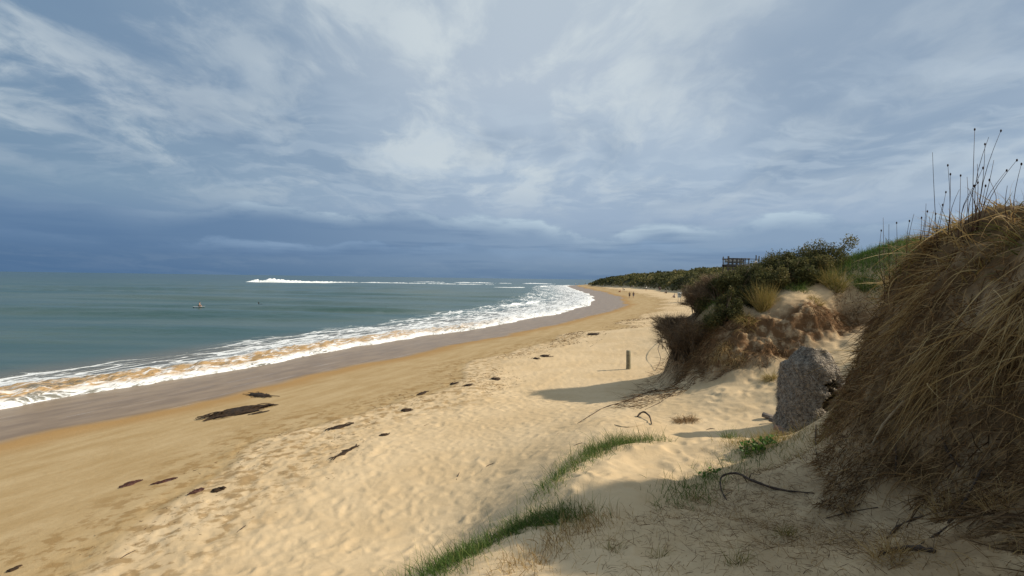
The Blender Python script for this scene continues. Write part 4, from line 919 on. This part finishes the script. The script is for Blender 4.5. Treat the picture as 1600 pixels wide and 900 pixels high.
stick([(1362, 700), (1385, 672), (1412, 645)], [.010, .013, .012], 'pale dry stem poking out of the root mat', M_PALE, lift=[.03, .1, .12])
stick([(1398, 750), (1400, 720), (1399, 690)], [.006, .007, .004], 'thin black root hanging down the dune face', lift=[.03, .05, .06])
stick([(1276, 712), (1274, 692), (1275, 670)], [.008, .010, .006], 'dark upright root at the left foot of the near dune', lift=[.02, .05, .06])
stick([(1472, 690), (1480, 715), (1500, 735)], [.012, .012, .008], 'thick reddish root curling out of the root mat', M_DRIFT, lift=[.05, .06, .03])
stick([(996, 652), (1004, 650), (1014, 655), (1018, 664)], [.018, .024, .02, .012], 'crooked dark stick on the sand beside the brown root clump', lift=[.02, .10, .09, .02])
stick([(902, 662), (925, 648), (945, 637), (975, 628), (1000, 618), (1028, 608)], [.006, .013, .015, .013, .018, .014], 'long crooked root snaking out from the headland shadow', twigs=5, tw_len=.4)
stick([(1008, 640), (1030, 630), (1045, 620), (1060, 608)], [.007, .012, .014, .012], 'second root lying along the headland slope', twigs=2, tw_len=.4)
stick([(960, 664), (980, 668), (1005, 664)], [.008, .012, .010], 'thin pale root on the sand left of the crooked stick', M_PALE)
stick([(1024, 580), (1032, 570), (1028, 553), (1036, 538), (1046, 524)], [.008, .011, .012, .013, .016], 'dark bare root hanging from the headland tip', lift=[.02, .25, .3, .25, .1])
for pix, lab in [([(752, 735), (764, 727), (778, 722)], 'little forked twig on the dry sand below the beach centre'), ([(713, 750), (716, 742), (718, 738)], 'small upright dark twig stuck in the dry sand'), ([(188, 873), (200, 866), (212, 860)], 'thin twig on the dry sand at the bottom left'), ([(370, 832), (378, 826), (384, 821)], 'short twig on dry sand above the bottom left twig'), ([(896, 697), (903, 694), (910, 692)], 'dark twig just left of the curving grass strip'),
   ([(1103, 672), (1110, 670), (1117, 670)], 'dark twig in the shaded hollow left of the bricks'), ([(868, 681), (874, 676)], 'short dark twig in the middle of the dry sand')]:
    stick(pix, [.004, .009, .003], lab, cat='twig')

# ------------------------------------------------------------------ seaweed washed up on the beach
def weed(pix_a, pix_b, width, n, label, m=M_KELP, h=.05, group=None, cat='seaweed'):
    """a heap of leathery straps lying roughly along the line a-b"""
    a, b_ = hit(*pix_a), hit(*pix_b); ax = b_-a; L = np.linalg.norm(ax[:2]); ax /= np.linalg.norm(ax); sd_ = np.array([-ax[1], ax[0], 0]); c = (a+b_)/2
    root = empty('seaweed_clump', c); mb = MB(); hp = MB()
    for i in range(n):
        s = random.uniform(-.42, .42)*L; w = random.gauss(0, .30)*width*(1-abs(s)/L*1.2); l = min(L*.5, random.uniform(.2, .6)*L+.05)
        th = random.gauss(0, .22); d_ = ax*math.cos(th)+sd_*math.sin(th); k = 7; u = np.linspace(-.5, .5, k)
        P = c+ax*s+sd_*w+d_*(u*l)[:, None]+sd_*(np.sin(u*random.uniform(4, 9)+random.random()*6)*.06*l)[:, None]; P[:, 2] = gz(P[:, 0], P[:, 1])+.01+random.random()*h*(1-abs(w)/(width+1e-6))*np.cos(u*2.6)
        ww = random.uniform(.012, .030)*(.5+width)*(1-np.abs(u*1.7)**2*.8); nn = sd_*math.cos(th)-ax*math.sin(th)
        Lf, Rt = P-c-nn*ww[:, None], P-c+nn*ww[:, None]; Lf[:, 2] -= .006; mid = P-c+(0, 0, .012)
        V = np.concatenate([Lf, mid, Rt]); F = [(j, j+1, k+j+1, k+j) for j in range(k-1)]+[(k+j, k+j+1, 2*k+j+1, 2*k+j) for j in range(k-1)]; mb.add(V, None, F, random.random())
    mb.build('frond', m, root, True)['kind'] = 'stuff'
    # the matted body under the straps
    nu = 26; ang = np.arange(nu)*2*math.pi/nu; rad = 1+.55*fbm(np.cos(ang)*2+n, np.sin(ang)*2+L, 3, 41); V = [(0, 0, h*.9)]
    for q, hh in ((.5, .8), (.85, .45), (1.0, -.02)):
        for a_, r_ in zip(ang, rad):
            p = ax*(math.cos(a_)*r_*L*.36*q)+sd_*(math.sin(a_)*r_*width*.46*q); z = float(gz(c[0]+p[0], c[1]+p[1])[0])-c[2]; V.append((p[0], p[1], z+h*hh*random.uniform(.6, 1.2)+(.004 if hh > 0 else -.01)))
    F3 = [(0, 1+i, 1+(i+1) % nu) for i in range(nu)]; F4 = [(1+r_*nu+i, 1+(r_+1)*nu+i, 1+(r_+1)*nu+(i+1) % nu, 1+r_*nu+(i+1) % nu) for r_ in range(2) for i in range(nu)]
    hp.add(V, F3, F4); hp.build('mat', m, root, True)
    tag(root, label, cat, group); return root
weed((324, 654), (420, 635), 1.15, 90, 'largest black seaweed mat lying on the damp golden sand', h=.16)
weed((391, 615), (421, 621), .55, 34, 'crescent of black seaweed beside the wet sand, beyond the largest mat', h=.07)
weed((190, 762), (216, 752), .20, 18, 'red brown seaweed clump alone on the damp sand at the left', M_REDWEED, .04)
weed((238, 758), (276, 748), .10, 16, 'trailing red brown seaweed right of the lone red clump', M_REDWEED, .03)
weed((295, 773), (322, 764), .16, 16, 'reddish seaweed clump at the edge of the dry sand', M_REDWEED, .04)
weed((329, 768), (351, 764), .16, 16, 'small black seaweed clump beside the reddish one at the dry edge', h=.04)
weed((510, 673), (547, 663), .22, 18, 'black bird-shaped seaweed strip at the edge of the dry sand', h=.04)
weed((524, 716), (556, 697), .10, 12, 'thin curved black kelp strap on the churned sand', h=.03)
weed((594, 682), (608, 678), .16, 10, 'small dark seaweed clump on the churned sand right of the kelp strap', h=.04)
weed((625, 644), (641, 640), .30, 14, 'round dark seaweed clump in the middle of the wrack line', h=.06)
weed((650, 618), (668, 612), .25, 12, 'dark seaweed clump at the wet side of the wrack line', h=.05)
weed((703, 602), (716, 598), .35, 10, 'seaweed clump farther along the wrack line', h=.06); weed((724, 604), (738, 601), .35, 12, 'seaweed clump right of its twin on the wrack line', h=.06)
weed((770, 594), (780, 591), .40, 10, 'seaweed clump on the wrack line below the distant post', h=.07); weed((846, 558), (858, 556), .6, 10, 'far seaweed clump on the wrack line level with the post top', h=.10); weed((833, 561), (841, 560), .5, 8, 'small far seaweed clump left of the far wrack clump', h=.08)
weed((10, 895), (32, 886), .08, 12, 'black twiggy seaweed at the lower left corner', h=.02)
weed((920, 524), (934, 521), 1.0, 8, 'distant seaweed patch beyond the post', h=.1)
def wrack():
    n = 1500; P = []
    x, y = scatter([(-6.5, 7), (-7, 11), (-6, 15), (-3.5, 21), (1, 31), (7, 44), (13, 58), (17, 58), (10, 42), (5, 30), (0.5, 20), (-2.5, 13), (-4, 8)], 7000); z, I = land(x, y)
    k = (I['edge'] > 11.5) & (I['edge'] < 20) & (rng.random(len(x)) < .12+.9*np.exp(-((I['edge']-16.5)/1.6)**2)) & (fbm(x*.6, y*.4, 3, 940) > -.05)
    x, y, z = x[k], y[k], z[k]; n = len(x); a = rng.uniform(0, 6.283, n); r_ = np.sqrt(x*x+y*y); d_ = np.stack([np.cos(a), np.sin(a), .08+0*a], -1)
    o = blades('wrack_litter', np.stack([x, y, z+.006], -1), d_, rng.uniform(.03, .16, n)*np.clip(r_/16, .6, 2), rng.uniform(.005, .014, n)*np.clip(r_/14, .7, 2.5), .05, rng.uniform(0, .6, n), M_ROOT, 3, .35)
    tag(o, 'thin scatter of weed scraps and twigs along the high tide line', kind='stuff')
wrack()

# ------------------------------------------------------------------ people
M_SKIN = plain('skin', (.42, .25, .18), (.50, .31, .22), 20, .6, 0); M_HAIR = plain('hair', (.03, .02, .012), (.07, .045, .025), 30, .6, 0)
def cloth(name, c): return plain(name, tuple(q*.85 for q in c), c, 12, .85, .2, .01)
M_BLACKC = cloth('black_cloth', (.016, .016, .020)); M_WHITEC = cloth('white_cloth', (.78, .78, .76)); M_BLUEC = cloth('blue_cloth', (.06, .09, .16)); M_REDC = cloth('red_cloth', (.42, .10, .06)); M_GREYC = cloth('grey_cloth', (.28, .28, .29)); M_WET = cloth('wetsuit', (.012, .012, .014))
def skinned(name, verts, edges, radii, m, parent, sub=1):
    me = bpy.data.meshes.new(name); me.from_pydata([tuple(map(float, v)) for v in verts], edges, []); o = bpy.data.objects.new(name, me); col.objects.link(o)
    o.modifiers.new('skin', 'SKIN'); md = o.modifiers.new('sub', 'SUBSURF'); md.levels = md.render_levels = sub
    for i, r_ in enumerate(radii): me.skin_vertices[0].data[i].radius = (r_, r_) if np.ndim(r_) == 0 else r_
    me.skin_vertices[0].data[0].use_root = True
    dg = bpy.context.evaluated_depsgraph_get(); dg.update(); m2 = bpy.data.meshes.new_from_object(o.evaluated_get(dg)); o.modifiers.clear(); o.data = m2; bpy.data.meshes.remove(me); m2.name = name
    m2.materials.clear(); m2.materials.append(m)
    for p in m2.polygons: p.use_smooth = True
    o.parent = parent; return o
def pose(kind):
    """joint positions (x right, y forward, z up) of a 1.72 m adult"""
    J = dict(pelvis=(0, 0, .93), waist=(0, .01, 1.06), chest=(0, 0, 1.28), neck=(0, -.01, 1.45), head0=(0, .02, 1.53), head1=(0, .025, 1.62), crown=(0, .01, 1.69))
    for s, n in ((-1, 'l'), (1, 'r')):
        J['sh'+n] = (s*.18, -.01, 1.40); J['el'+n] = (s*.25, -.03, 1.12); J['wr'+n] = (s*.26, .06, .89); J['hip'+n] = (s*.09, 0, .88); J['kn'+n] = (s*.10, .01, .49); J['an'+n] = (s*.10, -.03, .08); J['to'+n] = (s*.12, .13, .03)
    if kind == 'walk':
        J['knl'] = (-.10, .16, .50); J['anl'] = (-.10, .20, .10); J['tol'] = (-.11, .36, .06); J['knr'] = (.10, .02, .48); J['anr'] = (.10, -.26, .15); J['tor'] = (.11, -.12, .04)
        J['ell'] = (-.24, -.14, 1.14); J['wrl'] = (-.24, -.16, .90); J['elr'] = (.24, .05, 1.13); J['wrr'] = (.23, .22, .95)
    if kind == 'bend':
        up = lambda p: (p[0], (p[2]-.93)*.78+p[1], .90+(p[2]-.93)*.62)
        for k in ('waist', 'chest', 'neck', 'head0', 'head1', 'crown', 'shl', 'shr'): J[k] = up(J[k])
        for s, n in ((-1, 'l'), (1, 'r')): J['el'+n] = (s*.22, .48, .92); J['wr'+n] = (s*.18, .60, .70); J['kn'+n] = (s*.12, .14, .47)
    if kind == 'sit':        # sitting on the ground, knees up
        for k in list(J):
            x, y, z = J[k]; J[k] = (x, y-.08*(z-.9), z-.80)
        for s, n in ((-1, 'l'), (1, 'r')):
            J['hip'+n] = (s*.09, .03, .11); J['kn'+n] = (s*.14, .40, .42); J['an'+n] = (s*.12, .62, .09); J['to'+n] = (s*.13, .78, .04); J['el'+n] = (s*.25, .12, .38); J['wr'+n] = (s*.15, .34, .40)
    if kind == 'straddle':   # sitting upright astride a surfboard, shins in the water
        for k in list(J):
            x, y, z = J[k]; J[k] = (x, y+.16*max(z-.93, 0), z-.80)
        for s, n in ((-1, 'l'), (1, 'r')):
            J['hip'+n] = (s*.10, .02, .12); J['kn'+n] = (s*.28, .38, .02); J['an'+n] = (s*.27, .36, -.36); J['to'+n] = (s*.28, .48, -.44); J['el'+n] = (s*.27, .16, .36); J['wr'+n] = (s*.17, .38, .22)
    if kind == 'swim':       # upright in the water to the shoulders
        for k in list(J): x, y, z = J[k]; J[k] = (x, y, z-1.36)
        for s, n in ((-1, 'l'), (1, 'r')): J['el'+n] = (s*.36, .18, -.06); J['wr'+n] = (s*.30, .42, -.02)
    if kind == 'surf':
        for k in list(J): x, y, z = J[k]; J[k] = (x, y+(.22 if z > 1.0 else 0)*(z-1), z-.22 if z > .8 else z)
        for s, n in ((-1, 'l'), (1, 'r')): J['kn'+n] = (s*.22, .14, .40); J['an'+n] = (s*.34, .0, .08); J['to'+n] = (s*.36, .16, .03); J['el'+n] = (s*.42, .15, 1.05); J['wr'+n] = (s*.64, .25, 1.0)
    return {k: np.array(v, float) for k, v in J.items()}
RAD = dict(pelvis=(.155, .115), waist=(.135, .10), chest=(.165, .115), neck=.055, head0=(.062, .075), head1=(.074, .090), crown=(.05, .055), sh=.058, el=.043, wr=.030, hip=.088, kn=.056, an=.038, to=.034)
EDG = [('pelvis', 'waist'), ('waist', 'chest'), ('chest', 'neck'), ('neck', 'head0'), ('head0', 'head1'), ('head1', 'crown')]+[e for n in 'lr' for e in (('chest', 'sh'+n), ('sh'+n, 'el'+n), ('el'+n, 'wr'+n), ('pelvis', 'hip'+n), ('hip'+n, 'kn'+n), ('kn'+n, 'an'+n), ('an'+n, 'to'+n))]
def rad(k): return RAD[k] if k in RAD else RAD[k[:-1]]
def person(loc, face, kind, top, bottom, label, hscale=1.0, legs=None, group=None, hands=True, long_bottom=False, sleeves=False):
    J = pose(kind); root = empty('person', loc, face); root.scale = (hscale,)*3
    keys = ['pelvis']+[k for k in J if k != 'pelvis']; V = [J[k] for k in keys]; Rr = [rad(k) for k in keys]; ix = {k: i for i, k in enumerate(keys)}; E = [(ix[a], ix[b_]) for a, b_ in EDG]
    for n in 'lr':
        w = J['wr'+n]; d_ = w-J['el'+n]; d_ /= np.linalg.norm(d_); sd_ = np.cross(d_, (0, 1, .2)); sd_ /= np.linalg.norm(sd_); pal = len(V); V.append(w+d_*.07); Rr.append((.036, .018)); E.append((ix['wr'+n], pal))
        for f in range(4): V.append(w+d_*(.07+.085+.012*(1.5-abs(f-1.4)))+sd_*(f-1.5)*.021); Rr.append(.0085); E.append((pal, len(V)-1))
        V.append(w+d_*.085+sd_*.055*(1 if n == 'l' else -1)+np.array([0, .02, 0])); Rr.append(.010); E.append((ix['wr'+n], len(V)-1))
    nose = J['head1']*.55+J['head0']*.45; fw = J['head1']-J['neck']; fw = np.cross(np.cross(fw, (0, 1, 0)), fw); fw /= np.linalg.norm(fw)+1e-9
    skinned('body', V, E, Rr, legs or M_SKIN, root)
    def shell(name, ks, es, m, grow):
        kk = list(ks); VV = [ks[k][0] for k in kk]; RRr = [tuple(np.atleast_1d(ks[k][1])*grow*np.ones(2)) for k in kk]; skinned(name, VV, [(kk.index(a), kk.index(b_)) for a, b_ in es], RRr, m, root)
    lerp = lambda a, b_, f: J[a]*(1-f)+J[b_]*f
    fa = 1.0 if sleeves else .62; K = dict(chest=(J['chest'], rad('chest')), waist=(J['waist'], rad('waist')), hem=(lerp('waist', 'pelvis', .8), (.15, .115)), col=(lerp('chest', 'neck', .75), .075))
    Es = [('chest', 'waist'), ('waist', 'hem'), ('chest', 'col')]
    for n in 'lr':
        K['sh'+n] = (J['sh'+n], .060); K['sl'+n] = (lerp('sh'+n, 'el'+n, fa), .056 if not sleeves else .048); Es += [('chest', 'sh'+n), ('sh'+n, 'sl'+n)]
        if sleeves: K['cu'+n] = (lerp('el'+n, 'wr'+n, .9), .038); Es.append(('sl'+n, 'cu'+n))
    if top is not None: shell('shirt', K, Es, top, 1.13)
    K = dict(pelvis=(J['pelvis'], (.158, .12))); Es = []
    for n in 'lr':
        K['hip'+n] = (J['hip'+n], .092); K['kn'+n] = (lerp('hip'+n, 'kn'+n, 1.0 if long_bottom else .85), .07); Es += [('pelvis', 'hip'+n), ('hip'+n, 'kn'+n)]
        if long_bottom: K['an'+n] = (lerp('kn'+n, 'an'+n, .92), .048); Es.append(('kn'+n, 'an'+n))
    if bottom is not None: shell('trousers' if long_bottom else 'shorts', K, Es, bottom, 1.12)
    h0, h1, h2 = J['head0'], J['head1'], J['crown']; skinned('hair', [h1-fw*.022+(h2-h1)*.15, h2-fw*.015, h0*.5+h1*.5-fw*.05], [(0, 1), (0, 2)], [(.082, .088), (.06, .062), (.055, .045)], M_HAIR, root)
    tag(root, label, 'person', group); return root
def on_land(px, py):
    p = hit(px, py); return p
person(on_land(983.5, 466.5), 2.9, 'walk', M_BLACKC, M_BLACKC, 'left of the two walkers in dark clothes on the beach', 1.0)
person(on_land(989.7, 466), 2.7, 'walk', M_BLACKC, M_BLUEC, 'right of the two walkers in dark clothes on the beach', 1.0)
person(on_land(975.3, 456), 1.5, 'bend', M_BLUEC, M_BLACKC, 'person in dark clothes bending forward beyond the two walkers', 1.0)
person(on_land(1009.6, 454.5), .3, 'walk', M_WHITEC, M_BLACKC, 'walker in a white shirt near the foot of the far dunes', 1.0)
person(on_land(989.5, 448.5), 1.0, 'sit', M_WHITEC, M_GREYC, 'person in white sitting at the foot of the far dunes', 1.0); person(on_land(987.2, 449), 2.0, 'sit', M_WHITEC, M_BLUEC, 'second person in white sitting just left of the seated one', 1.0)
person(on_land(1030, 455.3), 2.8, 'walk', M_BLACKC, M_BLACKC, 'dark clothed person standing under the far dune bushes', 1.0); person(on_land(1032.0, 455.2), 2.4, 'walk', M_GREYC, M_BLACKC, 'person in grey beside the dark clothed one under the far bushes', .95)
person(on_land(1041, 458.3), 1.9, 'sit', M_BLACKC, M_BLACKC, 'dark clothed person sitting at the dune foot left of the sign', 1.0); person(on_land(1053.5, 465.0), 2.2, 'sit', M_WHITEC, M_BLACKC, 'person in a pale top sitting just left of the sign', 1.0)
for px, py, k, tp, bt, lab in [(899.5, 445.6, 'walk', M_WHITEC, M_GREYC, 'leftmost tiny figure on the sandy point'), (914.3, 445.2, 'walk', M_BLACKC, M_BLACKC, 'tiny dark figure in the middle of the sandy point'), (919, 445.4, 'walk', M_BLUEC, M_BLACKC, 'tiny dark figure nearest the far dune on the sandy point'), (905.0, 445.4, 'walk', M_GREYC, M_WHITEC, 'tiny pale figure right of the leftmost one on the sandy point'), (968.8, 456.5, 'sit', M_REDC, M_REDC, 'person in red sitting low on the sand by the water')]:
    p = on_land(px, py)
    if p[1] > 520 or p[2] < 0: p = PZ(px, py, 0.6)
    person(p, random.uniform(0, 6), k, tp, bt, lab, 1.0, group='far people on the sandy point' if py < 447 else None)
# surfers
M_BOARD = plain('board_white', (.70, .70, .68), (.80, .80, .78), 3, .35, 0)
def surfboard(loc, rz, label, L=2.4):
    mb = MB(); n = 13; u = np.linspace(-1, 1, n); w = .27*(1-np.abs(u)**2.6)**.7+.01; k = 8; th = np.arange(k)*2*math.pi/k; V = []
    for i in range(n):
        rock = .14*max(u[i], 0)**3+.05*max(-u[i], 0)**3
        for a in th: V.append((w[i]*math.cos(a), u[i]*L/2, rock+.035*math.sin(a)*(1-abs(u[i])**4+.1)))
    F = [(i*k+j, i*k+(j+1) % k, (i+1)*k+(j+1) % k, (i+1)*k+j) for i in range(n-1) for j in range(k)]; mb.add(V, [(0, j+1, j) for j in range(1, k-1)]+[((n-1)*k, (n-1)*k+j, (n-1)*k+j+1) for j in range(1, k-1)], F)
    root = empty('surfboard', loc, rz); mb.build('deck', M_BOARD, root, True); f = MB(); f.box((0, -L*.42, -.10), (.012, .12, .16), euler(.3, 0, 0)); f.build('fin', M_BLACKC, root); tag(root, label, 'surfboard'); return root
p = PZ(311, 479.3, .12); surfboard(p, -1.45, 'white surfboard under the sitting surfer', 2.0); person(p+np.array([0, 0, .02]), -1.2, 'straddle', None, M_WET, 'bare chested surfer sitting astride a white board in calm water', .85)
p = PZ(404.2, 475.2, .10); person(p, -1.2, 'swim', M_WET, M_WET, 'dark head and shoulders of a swimmer right of the sitting surfer', 1.0, M_WET)
p = PZ(405.5, 440.4, .5); surfboard(p, 1.2, 'surfboard of the rider on the far breaking wave', 2.0); person(p+np.array([0, -.3, .05]), 2.4, 'surf', M_WET, M_WET, 'tiny dark surfer riding the far breaking wave', 1.0, M_WET, None, True, True, True)

# ------------------------------------------------------------------ warning sign
def sign():
    g = hit(1060, 473); Y = g[1]; c = PW(1061.5, 473, Y); c[2] = gz(c[0], c[1])[0]; s = Y/800; root = empty('beach_sign', c, .05)
    ztop = PW(1068, 456.8, Y)[2]-c[2]; zb = PW(1068, 465.2, Y)[2]-c[2]; w = 6.2*s
    M_SIGN = plain('sign_white', (.62, .64, .62), (.70, .71, .69), 5, .5, 0); M_INK = plain('sign_green', (.06, .11, .09), (.09, .15, .12), 5, .6, 0); M_STEEL = plain('galvanised', (.22, .22, .22), (.33, .33, .33), 9, .5, 0)
    for sx in (-.32, .32):
        mb = MB(); mb.tube([(sx*w, .04, -.4), (sx*w, .04, ztop)], .03, 8); mb.build('post', M_STEEL, root, True)
    mb = MB(); mb.box((0, 0, (ztop+zb)/2), (w, .03, ztop-zb), None, 0, .5, .3); mb.build('panel', M_SIGN, root)
    # dark pictogram: a wave band with a figure above it
    h = ztop-zb; mb = MB()
    mb.add([(-.28*w, -.0175, zb+.52*h), (.05*w, -.0175, zb+.48*h), (.28*w, -.0175, zb+.56*h), (.28*w, -.0175, zb+.68*h), (.05*w, -.0175, zb+.62*h), (-.28*w, -.0175, zb+.66*h)], None, [(0, 1, 4, 5), (1, 2, 3, 4)])
    mb.add([(-.2*w, -.0175, zb+.74*h), (.0*w, -.0175, zb+.70*h), (.12*w, -.0175, zb+.80*h), (-.05*w, -.0175, zb+.86*h)], None, [(0, 1, 2, 3)])
    for q in range(3): mb.add([(-.34*w, -.0175, zb+(.14+.1*q)*h), (.34*w, -.0175, zb+(.14+.1*q)*h), (.34*w, -.0175, zb+(.18+.1*q)*h), (-.34*w, -.0175, zb+(.18+.1*q)*h)], None, [(0, 1, 2, 3)])
    mb.build('pictogram', M_INK, root); tag(root, 'white warning sign with dark pictogram standing on the beach by the headland bushes', 'sign')
sign()

# ------------------------------------------------------------------ timber lookout above the dunes
def lookout():
    Y = 96.0; M_T = plain('lookout_timber', (.055, .050, .046), (.12, .11, .10), 6, .85, .3, .01); M_PANEL = plain('grey_panel', (.24, .25, .25), (.33, .34, .33), 4, .7, 0); M_STAIR = plain('stair_board', (.42, .38, .34), (.54, .50, .45), 6, .7, 0)
    a, b_ = PW(1137.5, 411.8, Y), PW(1170, 411.2, Y); W_ = b_[0]-a[0]; zf = a[2]; root = empty('lookout_deck', (a[0], Y, zf)); dep = 2.2
    gnd = float(gz(a[0], Y)[0])-zf; top = PW(1128, 403.6, Y)[2]-zf
    def part(name, m, fn): mb = MB(); fn(mb); return mb.build(name, m, root)
    for i, fx in enumerate((0, .035, .24, .44, .64, .82, 1.0)):
        for yy in (0, dep):
            if fx == .035 and yy: continue
            h = top+(.42 if i < 2 else .10); part('post', M_T, lambda q: q.box((fx*W_, yy, (h-2.2 if i in (0, 2, 4, 6) else h-.0)/2-(0 if i in (0, 2, 4, 6) else .25)), (.16, .16, h+2.2 if i in (0, 2, 4, 6) else h+.5)))
    for yy in (-.12, dep+.12): part('handrail', M_T, lambda q: q.box((W_/2, yy, top), (W_+.3, .12, .14))); part('bottom_rail', M_T, lambda q: q.box((W_/2, yy, .16), (W_, .07, .10)))
    for xx in (-.14, W_+.14): part('side_rail', M_T, lambda q: q.box((xx, dep/2, top-.16), (.10, dep, .12)))
    part('beam', M_T, lambda q: q.box((W_/2, -.03, -.38), (W_+.4, .16, .40))); part('beam', M_T, lambda q: q.box((W_/2, dep, -.38), (W_+.4, .16, .40))); part('brace', M_T, lambda q: q.box((W_/2, .02, -1.05), (W_+.2, .10, .22)))
    for i in range(24): part('floor_plank', M_T, lambda q: q.box((W_/2, -.1+i*(dep+.2)/24+.07, -.12), (W_+.3, .125, .06), None, .002))
    for i, (x0, x1) in enumerate(((.05, .235), (.25, .435), (.45, .635), (.65, .815), (.83, .99))): 
        part('infill_panel', M_PANEL, lambda q: q.box(((x0+x1)/2*W_, dep, (top+.16)/2+.02), ((x1-x0)*W_-.14, .03, top-.36)))
    # stair going down to the right front
    for s in (0, 1.1):
        part('stringer', M_STAIR, lambda q: q.box((W_*.98+.1, -1.2-s*.2, -.55), (2.6, .08, .42), euler(0, -.85, 0)))
    for i in range(7): part('stair_tread', M_T, lambda q: q.box((W_*.98-.85+i*.30, -1.75, -1.4+i*.28), (.28, 1.0, .05)))
    part('stair_post', M_T, lambda q: q.box((W_*.98+.95, -1.0, .5), (.16, .16, 2.2))); part('stair_post', M_T, lambda q: q.box((W_+2.0, .2, .3), (.16, .16, 2.4))); part('stair_rail', M_T, lambda q: q.box((W_+1.0, .2, top-.05), (2.2, .1, .12)))
    tag(root, 'dark timber lookout platform with railings above the dunes', 'lookout platform')
lookout()
